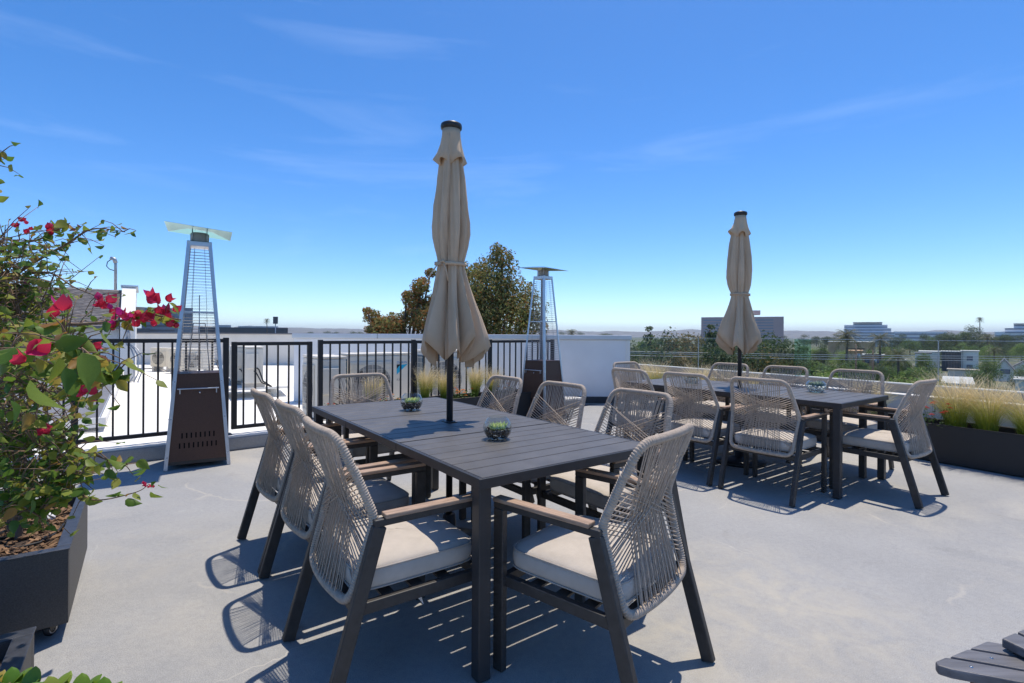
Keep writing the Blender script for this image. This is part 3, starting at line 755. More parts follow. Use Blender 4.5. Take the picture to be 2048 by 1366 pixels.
# ------------------------------------------------------------------ pyramid patio heaters
def make_heater(loc, rz, label, film='steel'):
    root = empty('patio_heater', loc, rz)
    b, t = .262, .098; zb, zt = .004, 2.125
    hw = lambda z: b+(t-b)*(z-zb)/(zt-zb)
    for sx in (-1, 1):
        for sy in (-1, 1):
            m = MB()
            for (ox, oy, wx, wy) in ((0, 0, .030, .005), (0, 0, .005, .030)):
                p0 = Vector((sx*b, sy*b, zb)); p1 = Vector((sx*t, sy*t, zt))
                d = Vector((-sx*(wx/2-.0025), 0, 0)) if wx > wy else Vector((0, -sy*(wy/2-.0025), 0))
                m.beam(p0+d, p1+d, wx, wy, (0, 1, 0))
            m.build('corner_post', 'aluminium', root, .0015, 1)
    zp = .86
    for k in range(4):
        a = k*math.pi/2; M = Matrix.Rotation(a, 3, 'Z')
        h0, h1 = hw(.075)-.006, hw(zp)-.006
        P = [(-h0+.004, -h0, .075), (h0-.004, -h0, .075), (h1-.004, -h1, zp), (-h1+.004, -h1, zp)]
        m = MB(); q = [M @ Vector(p) for p in P]; nrm = M @ Vector((0, 1, .08))
        m.add(q+[p+nrm*.003 for p in q], [(0,1,2,3), (7,6,5,4), (0,4,5,1), (1,5,6,2), (2,6,7,3), (3,7,4,0)])
        pn = m.build('side_panel', 'heater_brown', root)
        for row, z in enumerate((.215, .305)):
            for i in range(9 if row == 0 else 8):
                x = (i-(4 if row == 0 else 3.5))*.036; y = -(h0+(h1-h0)*(z-.075)/(zp-.075))-.0006
                m = MB(); q = [M @ Vector((x+dx, y+(h0-h1)/(zp-.075)*dz, z+dz)) for dx, dz in ((-.0055, -.024), (.0055, -.024), (.0055, .024), (-.0055, .024))]
                if k == 0 or k == 3: m.add(q, [(0,1,2,3)]); m.build('vent_slot', 'slot_black', pn)
        if k in (0, 3):
            for sx in (-1, 1):
                for z in (.12, .46, .80):
                    x = sx*(hw(z)-.014); y = -hw(z)-.002
                    m = MB(); c = M @ Vector((x, y, z)); m.lathe([(.001, -.004), (.006, -.003), (.006, .003), (.001, .004)], 10, c); m.build('screw', 'steel', pn)
    # control band, handle and lock of the front
    yv = -hw(.74)
    m = MB(); m.tube([(-.165, yv-.03, .735), (.165, yv-.03, .735)], .006, 8); m.build('handle_bar', 'aluminium', root)
    for sx in (-1, 1):
        m = MB(); m.box((sx*.145, yv-.013, .715), (.008, .034, .05)); m.build('handle_bracket', 'aluminium', root)
    m = MB(); m.lathe([(.001, -.008), (.008, -.006), (.008, .006), (.001, .008)], 12, (.01, yv-.008, .695)); m.build('lock', 'steel', root)
    m = MB(); m.box((0, 0, zp+.006), (2*hw(zp)-.02, 2*hw(zp)-.02, .012)); m.build('shelf', 'heater_brown', root)
    m = MB(); m.box((0, 0, .06), (2*b-.03, 2*b-.03, .03)); m.build('base_plate', 'black_plastic', root)
    # wire guards
    for k in range(4):
        M = Matrix.Rotation(k*math.pi/2, 3, 'Z'); m = MB(); z = zp+.035
        while z < 2.06:
            h = hw(z)-.012; q = [M @ Vector(p) for p in ((-h, -h, z), (h, -h, z))]; m.tube(q, .0016, 4, caps=False, smooth=False); z += .028
        for fx in (-.45, .45):
            q = [M @ Vector((fx*(hw(z_)-.012), -(hw(z_)-.014), z_)) for z_ in (zp+.02, 2.06)]; m.tube(q, .0016, 4, caps=False, smooth=False)
        m.build('wire_guard', 'wire_steel', root, fix=False)
        m = MB(); zf = 1.45; h = hw(zf)-.008; q = [M @ Vector(p) for p in ((-h, -h, zf), (h, -h, zf))]; m.beam(q[0], q[1], .004, .012); m.build('guard_band', 'aluminium', root)
    m = MB()
    for (x, y) in ((-.09, 0), (.09, 0)): m.tube([(x, y, zp+.02), (x*.55, y, 1.34), (0 if False else x*.55, y, 1.345)], .004, 6)
    m.tube([(-.0495, 0, 1.345), (.0495, 0, 1.345)], .004, 6); m.tube([(0, .03, zp+.02), (0, .03, 1.62)], .004, 6)
    m.build('burner_frame', 'wire_steel', root)
    # head, burner screen and reflector
    m = MB(); m.box((0, 0, 2.10), (2*t+.01, 2*t+.01, .045)); m.build('head_plate', 'aluminium', root, .003)
    m = MB(); m.lathe([(.072, 2.12), (.078, 2.13), (.078, 2.205), (.070, 2.215)], 28); m.build('burner_screen', 'ac_grille', root)
    for sx in (-1, 1):
        for sy in (-1, 1):
            m = MB(); m.tube([(sx*.06, sy*.06, 2.12), (sx*.06, sy*.06, 2.25)], .004, 6); m.build('standoff', 'aluminium', root)
    rr = .27; tl = R(4.5); M = Matrix.Rotation(tl, 3, 'Y')
    P = [(-rr, -rr, 2.232), (rr, -rr, 2.232), (rr, rr, 2.232), (-rr, rr, 2.232), (-.10, -.10, 2.262), (.10, -.10, 2.262), (.10, .10, 2.262), (-.10, .10, 2.262)]
    P = [M @ (Vector(p)-Vector((0, 0, 2.25)))+Vector((0, 0, 2.25)) for p in P]
    m = MB(); F = [(0,1,5,4), (1,2,6,5), (2,3,7,6), (3,0,4,7), (4,5,6,7)]
    Q = [p+Vector((0, 0, .002)) for p in P]
    m.add(P+Q, [f[::-1] for f in F]+[tuple(i+8 for i in f) for f in F]+[(0,8,9,1), (1,9,10,2), (2,10,11,3), (3,11,8,0)]); m.build('reflector', film, root)
    m = MB(); m.box((0, b+.03, .045), (.40, .018, .02)); m.build('axle_bracket', 'black_plastic', root)
    for sx in (-1, 1):
        m = MB()
        prof = [(.012, -.012), (.034, -.012), (.038, -.008), (.038, .008), (.034, .012), (.012, .012), (.012, -.012)]
        mm = MB(); mm.lathe(prof, 24); vs = [(z+sx*.215, y+b+.045, x+.0385) for (x, y, z) in mm.v]
        m.add(vs, mm.f, True); wh = m.build('wheel', 'black_plastic', root)
        m = MB(); mm = MB(); mm.lathe([(.001, -.0135), (.013, -.0135), (.013, .0135), (.001, .0135)], 16); m.add([(z+sx*.215, y+b+.045, x+.0385) for (x, y, z) in mm.v], mm.f, True); m.build('hub', 'aluminium', wh)
    tag(root, label, 'patio heater', 'pyramid patio heaters by the fence')
    return root
make_heater(Vector((-3.035, 4.90, 0)), R(31), 'tall brown and silver pyramid patio heater in front of the fence on the left', 'film_teal')
make_heater(Vector((.46, 7.55, 0)), R(-43), 'pyramid patio heater seen corner-on by the white wall, behind the near table')

# ------------------------------------------------------------------ planters with casters, mulch
def make_planter(name, corner, dx, dy, L, W, H, z0, rim, m_wall, m_rim, label, cat='planter', casters=True, fill='bark'):
    """corner: one outer corner; dx, dy unit directions of its two sides"""
    root = empty(name, Vector((corner.x, corner.y, 0))+dx*(L/2)+dy*(W/2)); o = Vector((corner.x, corner.y, 0))-root.location
    def quad(a0, a1, b0, b1): return [(o+dx*a+dy*b)[:2] for a, b in ((a0, b0), (a1, b0), (a1, b1), (a0, b1))]
    t = rim
    for q in (quad(0, L, 0, t), quad(0, L, W-t, W), quad(0, t, t+.001, W-t-.001), quad(L-t, L, t+.001, W-t-.001)):
        m = MB(); m.prism(q, z0, z0+H-.006); m.build('side', m_wall, root, .003)
    for q in (quad(-.004, L+.004, -.004, t+.002), quad(-.004, L+.004, W-t-.002, W+.004), quad(-.004, t+.002, t+.003, W-t-.003), quad(L-t-.002, L+.004, t+.003, W-t-.003)):
        m = MB(); m.prism(q, z0+H-.006, z0+H); m.build('rim', m_rim, root, .002)
    m = MB(); m.prism(quad(t+.001, L-t-.001, t+.001, W-t-.001), z0+.01, z0+H-.055); m.build('soil', 'soil', root)
    if fill:
        rnd = random.Random(len(label)); m = MB(); nchip = int(1500*L*W)
        for _ in range(min(nchip, 1600)):
            a, b = rnd.uniform(t+.02, L-t-.02), rnd.uniform(t+.02, W-t-.02); p = o+dx*a+dy*b
            s = rnd.uniform(.5, 1.3)
            m.box((p.x, p.y, z0+H-.052+rnd.uniform(0, .018)), (.035*s, .012*s, .005*s), (rnd.uniform(-.5, .5), rnd.uniform(-.5, .5), rnd.uniform(0, 6.3)))
        tag(m.build('mulch', 'bark_chip', root), kind='stuff')
    if casters:
        for a in (.07, L-.07):
            for b in (.07, W-.07):
                p = o+dx*a+dy*b
                m = MB(); m.box((p.x, p.y, z0-.004), (.06, .06, .008)); m.beam((p.x-.016, p.y, z0-.006), (p.x-.016, p.y+.012, .03), .003, .03, (0, 1, 0)); m.beam((p.x+.016, p.y, z0-.006), (p.x+.016, p.y+.012, .03), .003, .03, (0, 1, 0))
                cs = m.build('caster', 'black_plastic', root)
                mm = MB(); mm.lathe([(.008, -.011), (.022, -.011), (.027, -.007), (.027, .007), (.022, .011), (.008, .011)], 20); m = MB(); m.add([(z+p.x, y+p.y+.014, x+.0275) for x, y, z in mm.v], mm.f, True); m.build('wheel', 'black_plastic', cs)
                mm = MB(); mm.lathe([(.001, -.0120), (.004, -.0122), (.004, .0122), (.001, .0120)], 12); mm.lathe([(.014, .0112), (.018, .0118), (.018, .0112)], 20); mm.lathe([(.014, -.0112), (.018, -.0118), (.018, -.0112)], 20); m = MB(); m.add([(z+p.x, y+p.y+.014, x+.0275) for x, y, z in mm.v], mm.f, True); m.build('hub', 'aluminium', cs)
    tag(root, label, cat)
    return root
PC = Vector((-1.80, 2.056, 0))
make_planter('planter_box', PC, -E1, E2, .92, .89, .305, .068, .040, 'planter_grey', 'planter_rim', 'large dark planter box on casters holding the bougainvillea')
SC = Vector((-1.418, 1.505, 0))
make_planter('planter_box', SC, -E1, -E2, .92, .89, .305, .068, .040, 'planter_grey', 'planter_rim', 'dark planter box cut off by the lower left corner, with a jade plant')
# long black planters: along the right parapet, along the fence
rp_ = make_planter('long_planter', pl(-4.1), PD, PN, 6.9, .42, .372, .012, .022, 'planter_black', 'planter_black', 'long low black planter of grasses and flowers along the right parapet', casters=False, fill=None)
fp0 = fl(tcol(700, 0), -.46)
make_planter('long_planter', fl(1.15, -.50), FD, FN, 2.75, .44, .40, .012, .022, 'planter_black', 'planter_black', 'black planter of grasses and marigolds against the fence behind the near table', casters=False, fill=None)

# ------------------------------------------------------------------ feather grass and flowers
def grass_mesh(seed, n, h, spread, lean):
    rnd = random.Random(seed); vs = []; fs = []
    for i in range(n):
        a = rnd.uniform(0, 2*math.pi); q = spread*.22*math.sqrt(rnd.random())
        x, y = q*math.cos(a), q*math.sin(a); hh = h*rnd.uniform(.55, 1.08); out = spread*rnd.uniform(.25, 1.1)*(.4+.6*q/(spread*.22))
        ax, ay = math.cos(a)*out+lean[0]*rnd.uniform(.3, 1.2), math.sin(a)*out+lean[1]*rnd.uniform(.3, 1.2); w0 = rnd.uniform(.0005, .0011)
        tw = rnd.uniform(0, 3.1); o = len(vs); sx, sy = math.cos(tw)*w0, math.sin(tw)*w0; K = 6
        cur = rnd.uniform(1.2, 3.0); dr = rnd.uniform(.0, .42)
        for k in range(K+1):
            t = k/K; px = x+ax*t**cur; py = y+ay*t**cur; pz = hh*(t-dr*t**4)
            ww = (1-.85*t) if t < .6 else (.5+.9*math.sin((t-.6)/.4*math.pi))
            vs += [(px-sx*ww, py-sy*ww, pz), (px+sx*ww, py+sy*ww, pz)]
            if k: fs.append((o+2*k-2, o+2*k-1, o+2*k+1, o+2*k))
    m = MB(); m.add(vs, fs, True); return m.mesh('blades', 'feather_grass')
GM = [grass_mesh(i, 950, .56, .34, lean) for i, lean in enumerate(((-.08, .02), (-.05, .03), (-.10, -.02)))]
GF = [grass_mesh(20+i, 900, .54, .19, (.07, .0)) for i in range(2)]
def grass(p, me, s, rz, label, grp):
    o = link('grass_tuft', me); o.location = p; o.scale = (s, s, s); o.rotation_euler = (0, 0, rz); tag(o, label, 'grass', grp); return o
zs = .325
gl_ = 'feather grass tufts in the right planter'
for (u, s, k, lb) in ((1975, 1.05, 0, 'feather grass tuft at the right edge, in the long planter'), (1912, 1.08, 1, 'broad feather grass tuft with straw plumes beside the red flowers'),
                      (1745, .9, 2, 'feather grass tuft behind the right end chair of the second table'), (1500, .9, 0, 'feather grass tuft right of the second parasol pole'), (1440, .92, 2, 'feather grass tuft just left of the second parasol pole'),
                      (1400, .95, 1, 'golden feather grass tuft below the first glass joint'), (1312, 1.0, 2, 'golden feather grass tuft nearest the white wall corner'), (2060, 1.0, 2, 'feather grass tuft cut by the right frame edge')):
    t = pcol(u, .21); grass(pl(t, .21, zs), GM[k], s*.98, R(k*100+u) % 6.28*.0+R(-20), lb, gl_)
gl2 = 'feather grass tufts in the planter by the fence'
zf = .355
for (u, k, s, lb) in ((850, 0, 1.0, 'feather grass tuft in the fence planter, left of the near pole'), (888, 1, .88, 'feather grass tuft right behind the near parasol pole'), (950, 0, .98, 'feather grass tuft right of the marigolds'), (985, 1, .85, 'feather grass tuft at the right end of the fence planter'), (742, 1, .85, 'feather grass tuft seen through the far end chair')):
    p0 = fl(0, -.28); kx = (u-1024)/FPX; t = (kx*p0.y-p0.x)/(FD.x-kx*FD.y)
    p = fl(t, -.28, zf); grass(p, GF[k], s, 0, lb, gl2)
def flower_plant(p, n, r, h, mflower, label, grp, seed, fr=.016):
    root = empty('flower_plant', p); rnd = random.Random(seed)
    m = MB(); st = MB(); fl_ = []
    for i in range(n):
        a = rnd.uniform(0, 6.28); q = r*math.sqrt(rnd.random()); hh = h*rnd.uniform(.55, 1.0); tip = Vector((q*math.cos(a), q*math.sin(a), hh))
        st.tube([(tip.x*.25, tip.y*.25, 0), (tip.x*.7, tip.y*.7, hh*.5), tip], .0014, 4, caps=False); fl_.append(tip)
    for i in range(n*9):
        a = rnd.uniform(0, 6.28); q = r*1.1*math.sqrt(rnd.random()); z = rnd.uniform(.1, .85)*h; c = Vector((q*math.cos(a), q*math.sin(a), z))
        leaf_into(m, c, rnd.uniform(.02, .035), rnd, .5)
    st.build('stems', 'flower_green', root, fix=False); tag(m.build('leaves', 'flower_green', root, fix=False), kind='stuff')
    for tip in fl_:
        f = MB(); s = fr*rnd.uniform(.7, 1.15)
        for ring, (k_, rr, zz) in enumerate(((9, 1.0, .0), (7, .66, .35), (5, .34, .6))):
            for j in range(k_):
                a = j*2*math.pi/k_+ring; d = Vector((math.cos(a), math.sin(a), 0)); e = Vector((-d.y, d.x, 0))
                b = tip+Vector((0, 0, s*zz*.6)); f.add([b, b+d*s*rr*.7+e*s*.28, b+d*s*rr*1.05+Vector((0, 0, s*.12)), b+d*s*rr*.7-e*s*.28], [(0,1,2,3)], True)
        f.build('flower_head', mflower, root, fix=False)
    tag(root, label, 'flowers', grp)
LEAF_P = [(0, 0, 0), (.30, .27, .05), (.62, .24, .03), (1, 0, -.08)]
def leaf_pts(c, L, d, s, u, curl, fold):
    """ovate leaf: midrib along d, width along s, folded along the rib"""
    st = ((.0, .0), (.13, .22), (.34, .31), (.58, .25), (.82, .11), (1.0, .0)); P = []; F = []
    rib = [c+d*(L*t)-u*(curl*L*t*t) for t, _ in st]
    P.append(rib[0])
    for i in range(1, 5):
        w_ = st[i][1]*L; rp1, rp2 = .10*math.sin(i*2.1+curl*30), .10*math.sin(i*2.6+fold*20); P += [rib[i]+s*w_+u*w_*(fold+rp1), rib[i], rib[i]-s*w_+u*w_*(fold+rp2)]
    P.append(rib[5])
    F += [(0, 2, 1), (0, 3, 2)]
    for i in range(3):
        a = 1+3*i; b = a+3; F += [(a, a+1, b+1, b), (a+1, a+2, b+2, b+1)]
    F += [(10, 11, 13), (11, 12, 13)]
    return P, F
def leaf_into(m, c, L, rnd, flat=.4, d=None):
    if d is None:
        a = rnd.uniform(0, 6.28); e = rnd.uniform(-.9, .5); d = Vector((math.cos(a)*math.cos(e), math.sin(a)*math.cos(e), math.sin(e)))
    u = Vector((rnd.uniform(-flat, flat), rnd.uniform(-flat, flat), 1)); s = d.cross(u).normalized(); u = s.cross(d).normalized()
    P, F = leaf_pts(c, L, d, s, u, rnd.uniform(-.05, .35), rnd.uniform(.05, .55)); m.add(P, F, True)
def rflow(u, off=.10): return pl(pcol(u, off), off, zs)
flower_plant(rflow(1872, .07), 13, .17, .27, 'flower_red', 'cluster of red and orange zinnias beside the right end chair', 'flowers in the right planter', 3, .030)
flower_plant(rflow(1700), 8, .13, .19, 'flower_red', 'red flowers seen through the chairs under the second table edge', 'flowers in the right planter', 4, .02)
flower_plant(rflow(1610), 7, .12, .19, 'flower_red', 'red flowers seen below the squat bowl of the second table', 'flowers in the right planter', 5, .02)
def fflow(u, off=-.36):
    p0 = fl(0, off); kx = (u-1024)/FPX; t = (kx*p0.y-p0.x)/(FD.x-kx*FD.y); return fl(t, off, zf)
flower_plant(fflow(925), 16, .17, .17, 'flower_orange', 'orange marigolds right of the near parasol pole', 'marigolds in the fence planter', 6, .026)
flower_plant(fflow(778), 9, .15, .15, 'flower_orange', 'yellow and orange marigolds behind the far end chair', 'marigolds in the fence planter', 7, .026)
flower_plant(fflow(1010), 8, .13, .19, 'flower_orange', 'orange marigolds seen through a chair back near the far heater', 'marigolds in the fence planter', 8, .024)
flower_plant(fflow(665), 6, .10, .13, 'flower_red', 'few red flowers at the left end of the fence planter', 'flowers at the gate end', 9, .022)

# ------------------------------------------------------------------ bougainvillea
def bougainvillea():
    root = empty('bougainvillea', (-2.26, 2.30, .318)); B = root.location.copy(); rnd = random.Random(11)
    br = MB(); joined = MB(); leaves = []; flowers = []
    def path(P, n=10):
        out = []
        for i in range(len(P)-1):
            a, b = P[i], P[i+1]; p0 = P[i-1] if i else a; p3 = P[i+2] if i+2 < len(P) else b
            for k in range(n):
                t = k/n; out.append(.5*((2*a)+(b-p0)*t+(2*p0-5*a+4*b-p3)*t*t+(3*a-p0-3*b+p3)*t**3))
        return out+[P[-1]]
    def leaf(c, L, d=None):
        a = rnd.uniform(0, 6.28)
        if d is None: d = Vector((math.cos(a)*.8, math.sin(a)*.8, rnd.uniform(-1.1, .35))).normalized()
        leaves.append((c, L, d))
    def branch(pix, r0, r1, dens, lsz, twig=.0, bare=0.):
        P = path([un(u, v, Y=y) for u, v, y in pix]); n = len(P)
        br.tube([p-B for p in P], [r0+(r1-r0)*i/(n-1) for i in range(n)], 7)
        length = sum((P[i+1]-P[i]).length for i in range(n-1)); k = int(length*dens*1.55)
        for j in range(k):
            f = bare+(1-bare)*rnd.random(); p = P[min(int(f*(n-1)), n-1)]
            off = Vector((rnd.gauss(0, 1), rnd.gauss(0, 1), rnd.gauss(0, .8)))*twig*rnd.random()
            if off.length > .05: br.tube([p-B, p-B+off*.5+Vector((0, 0, .01)), p-B+off], [.0022, .0016, .001], 5)
            leaf(p+off, lsz*rnd.uniform(.6, 1.2))
        return P
    # trunks out of the soil
    tr = MB()
    for dx, dy, top, r in ((0, 0, .92, .020), (-.05, .03, 1.0, .016), (.04, -.03, .8, .013)):
        pts = [Vector((dx, dy, -.02)), Vector((dx*1.4+.02, dy, .25)), Vector((dx*2-.02, dy*1.5, .6)), Vector((dx*2.5+.03, dy*2, top-.05))]
        tr.tube(path(pts, 6), [r*(1-.85*i/18) for i in range(19)], 8)
    tr.build('trunk', 'bark', root, fix=False)
    # branches, placed where the photo shows them: (column, row, depth)
    branch([(-95, 640, 2.3), (0, 505, 2.25), (80, 478, 2.2), (140, 446, 2.15)], .008, .002, 34, .05, .07)
    branch([(-60, 610, 2.3), (60, 530, 2.2), (130, 490, 2.15), (185, 458, 2.1), (250, 464, 2.05)], .007, .0015, 32, .045, .05)
    branch([(-90, 620, 2.3), (20, 560, 2.25), (95, 545, 2.2), (150, 575, 2.1), (215, 600, 2.05)], .007, .0015, 26, .036, .09)
    branch([(-60, 700, 2.2), (60, 655, 1.75), (170, 648, 1.6), (250, 640, 1.55), (290, 628, 1.52), (362, 640, 1.5)], .007, .0018, 24, .05, .05)
    branch([(-80, 720, 2.2), (20, 700, 1.5), (90, 690, 1.3), (150, 690, 1.22), (190, 720, 1.2)], .007, .002, 26, .058, .05, .25)
    branch([(-60, 730, 2.2), (60, 720, 1.6), (140, 735, 1.45), (200, 740, 1.42), (240, 750, 1.4)], .006, .0015, 42, .055, .06)
    branch([(-80, 760, 2.2), (20, 760, 1.7), (90, 790, 1.65), (170, 790, 1.6)], .006, .0015, 52, .045, .09)
    branch([(-70, 820, 2.2), (20, 850, 2.0), (90, 860, 1.95), (130, 880, 1.9), (165, 900, 1.88)], .006, .0015, 56, .045, .10)
    branch([(-80, 900, 2.2), (0, 940, 2.0), (90, 930, 1.9), (160, 905, 1.85), (230, 925, 1.8), (255, 930, 1.78)], .006, .0015, 34, .055, .05)
    branch([(-80, 910, 2.2), (0, 985, 1.95), (70, 965, 1.9), (140, 975, 1.85), (190, 1000, 1.8), (270, 985, 1.78), (298, 968, 1.77)], .005, .0010, 17, .045, .03)
    branch([(-80, 930, 2.2), (-10, 1000, 1.9), (40, 1010, 1.8), (90, 1040, 1.75)], .005, .0015, 45, .05, .05)
    branch([(-120, 500, 2.3), (-60, 400, 2.25), (-5, 330, 2.2), (2, 300, 2.2)], .006, .0015, 40, .05, .05)
    for (a0_, b0_, y0_) in ((20, 900, 1.95), (70, 930, 1.85), (20, 960, 1.9), (60, 985, 1.8), (10, 1010, 1.85), (110, 915, 1.85), (40, 870, 1.95), (90, 1000, 1.78), (130, 955, 1.8)):
        branch([(-60, 1000, 2.2), (a0_-30, b0_+20, y0_+.1), (a0_, b0_, y0_), (a0_+40, b0_+rnd.uniform(-25, 30), y0_-.08)], .004, .001, 46, .045, .07, .3)
    for _ in range(24):                                # body of the plant, mostly left of the frame
        u0, v0 = rnd.uniform(-220, -40), rnd.uniform(560, 900)
        branch([(u0, v0, 2.35), (u0+rnd.uniform(10, 80), v0+rnd.uniform(-80, 60), rnd.uniform(2.0, 2.5)), (u0+rnd.uniform(60, 230), max(v0+rnd.uniform(-140, 90), 470), rnd.uniform(1.9, 2.6))], .006, .0015, 75, .045, .13)
    for (u, v, y) in ((70, 590, 2.2), (40, 640, 2.1), (30, 560, 2.2), (60, 810, 1.9), (20, 880, 2.0), (40, 830, 2.0), (10, 520, 2.25), (20, 600, 2.2), (50, 690, 1.9), (10, 720, 1.9), (110, 700, 1.7), (90, 760, 1.7), (20, 780, 1.8), (30, 930, 1.9), (80, 900, 1.85), (130, 690, 1.6), (5, 640, 2.0)):
        c = un(u, v, Y=y)                              # dense twiggy clumps
        for _ in range(34):
            o = Vector((rnd.gauss(0, .09), rnd.gauss(0, .08), rnd.gauss(0, .08)))
            br.tube([c-B+o*.2, c-B+o*.65+Vector((0, 0, .012)), c-B+o], [.002, .0015, .001], 5); leaf(c+o, rnd.uniform(.022, .05))
    br.build('branches', 'twig', root, fix=False)
    # the large leaves in front, one by one
    big = [(60, 760, 1.02, .125, (.35, .1, -.9)), (165, 705, 1.06, .120, (.05, 0, -1)), (118, 715, 1.08, .10, (-.25, 0, -1)), (132, 735, 1.12, .085, (.1, 0, -1)), (182, 770, 1.2, .075, (-.05, 0, -1)),
           (25, 700, 1.05, .10, (-.5, 0, -.7)), (70, 690, 1.1, .085, (.7, 0, .15)), (110, 672, 1.15, .07, (.8, 0, .1)), (40, 655, 1.2, .08, (.9, 0, .25)), (205, 730, 1.25, .06, (.4, .1, -.9)), (178, 720, 1.22, .065, (.6, 0, -.8)), (20, 800, 1.15, .085, (.2, 0, -1)), (55, 825, 1.2, .07, (.1, .2, -1)),
           (120, 560, 2.0, .05, (.3, 0, -1)), (225, 910, 1.75, .06, (-.2, 0, -1)), (150, 930, 1.7, .065, (-.3, 0, -1)), (100, 940, 1.7, .06, (.2, 0, -1)), (196, 930, 1.75, .055, (.1, 0, -1)), (65, 1000, 1.65, .07, (.2, 0, -1)), (30, 1015, 1.6, .07, (-.2, 0, -1)), (95, 990, 1.7, .055, (.8, 0, .1))]
    for u, v, y, L, d in big: leaf(un(u, v, Y=y), L*.68, (Vector(d)+Vector((rnd.uniform(-.25, .25), rnd.uniform(-.5, .3), rnd.uniform(-.1, .2)))).normalized())
    # nearest / largest leaves become parts of their own, the rest is one mass
    key = lambda q: q[1]/q[0].y*(1 if q[0].x/q[0].y > -1.06 else .2)
    leaves.sort(key=key, reverse=True)
    protos = []
    for k in range(7):
        r_ = random.Random(k); P, F = leaf_pts(Vector((0,0,0)), 1, Vector((1,0,0)), Vector((0,1,0)), Vector((0,0,1)), r_.uniform(.0, .32), r_.uniform(.08, .55)); m = MB(); m.add(P, F, True); protos.append(m.mesh('leaf', 'bougain_leaf'))
    for i, (c, L, d) in enumerate(leaves):
        u = Vector((rnd.uniform(-.7, .7), rnd.uniform(-1.0, .2), rnd.uniform(.2, 1))); s = d.cross(u).normalized(); u = s.cross(d).normalized()*-1
        u = s.cross(d)
        if i < 280:
            o = link('leaf', protos[i % 7], root); M = Matrix((d, s, d.cross(s))).transposed().to_4x4()
            o.matrix_local = Matrix.Translation(c-B) @ M @ Matrix.Scale(L, 4)
        else:
            P, F = leaf_pts(c-B, L, d, s, d.cross(s), rnd.uniform(-.05, .35), rnd.uniform(.05, .55)); joined.add(P, F, True)
    tag(joined.build('foliage', 'bougain_leaf', root, fix=False), kind='stuff')
    # papery bracts in threes
    fl3 = []
    for k in range(3):
        m = MB()
        for j in range(3):
            a = j*2.094+k*.4; d = Vector((math.cos(a)*.75, math.sin(a)*.75, .55)).normalized(); s = Vector((-math.sin(a), math.cos(a), 0)); P, F = leaf_pts(Vector((0,0,0)), 1, d, s, s.cross(d)*-1, -.35, .18+.1*k); P = [p+Vector((0, 0, .0)) for p in P]
            P = [Vector((p.x, p.y, p.z)) + s*0 for p in P]; m.add([c_+ (c_-c_.dot(d)*d)*.55 for c_ in P], F, True)
        fl3.append(m.mesh('flower', 'bract'))
    spots = [(312, 605, 1.5, .040), (330, 630, 1.5, .035), (300, 640, 1.5, .030), (280, 640, 1.5, .034), (262, 635, 1.52, .028), (245, 632, 1.55, .028), (345, 650, 1.5, .028), (215, 605, 1.9, .040), (205, 618, 1.9, .034), (220, 628, 1.9, .032), (125, 622, 1.35, .044), (230, 655, 1.55, .026),
             (70, 700, 1.15, .045), (148, 785, 1.5, .030), (168, 790, 1.5, .032), (182, 790, 1.5, .026), (95, 865, 1.8, .040), (100, 460, 2.15, .030), (48, 442, 2.2, .024), (36, 455, 2.2, .024), (50, 467, 2.2, .026), (98, 466, 2.15, .028), (185, 695, 1.3, .022), (293, 968, 1.77, .014), (303, 974, 1.77, .014), (50, 573, 2.2, .02), (70, 802, 1.8, .028)]
    spots = [(u+dx*420*s/y*2, v+dy*420*s/y*2, y+dz*s, s*f_) for (u, v, y, s) in spots for dx, dy, dz, f_ in ((0, 0, 0, .85), (rnd.uniform(-1, 1), rnd.uniform(-.8, .8), rnd.uniform(-1, 1), .62), (rnd.uniform(-1, 1), rnd.uniform(-.8, .8), rnd.uniform(-1, 1), .55))]
    for i, (u, v, y, s) in enumerate(spots):
        o = link('flower', fl3[i % 3], root); o.location = un(u, v, Y=y)-B; o.rotation_euler = (rnd.uniform(-1.4, .6), rnd.uniform(-.8, .8), rnd.uniform(0, 6)); o.scale = (s*1.15,)*3
    m = MB()                                             # a few shrivelled dry leaves
    for (u, v, y) in ((155, 468, 2.12), (158, 460, 2.12), (190, 720, 1.35), (180, 700, 1.4), (90, 490, 2.15), (200, 712, 1.35)):
        for _ in range(3): leaf_into(m, un(u+rnd.uniform(-6, 6), v+rnd.uniform(-6, 6), Y=y)-B, .03, rnd, .8)
    m.build('dry_leaves', 'dry_leaf', root, fix=False)
    tag(root, 'tall leafy bougainvillea with pink-red bracts reaching in from the left', 'shrub')
bougainvillea()
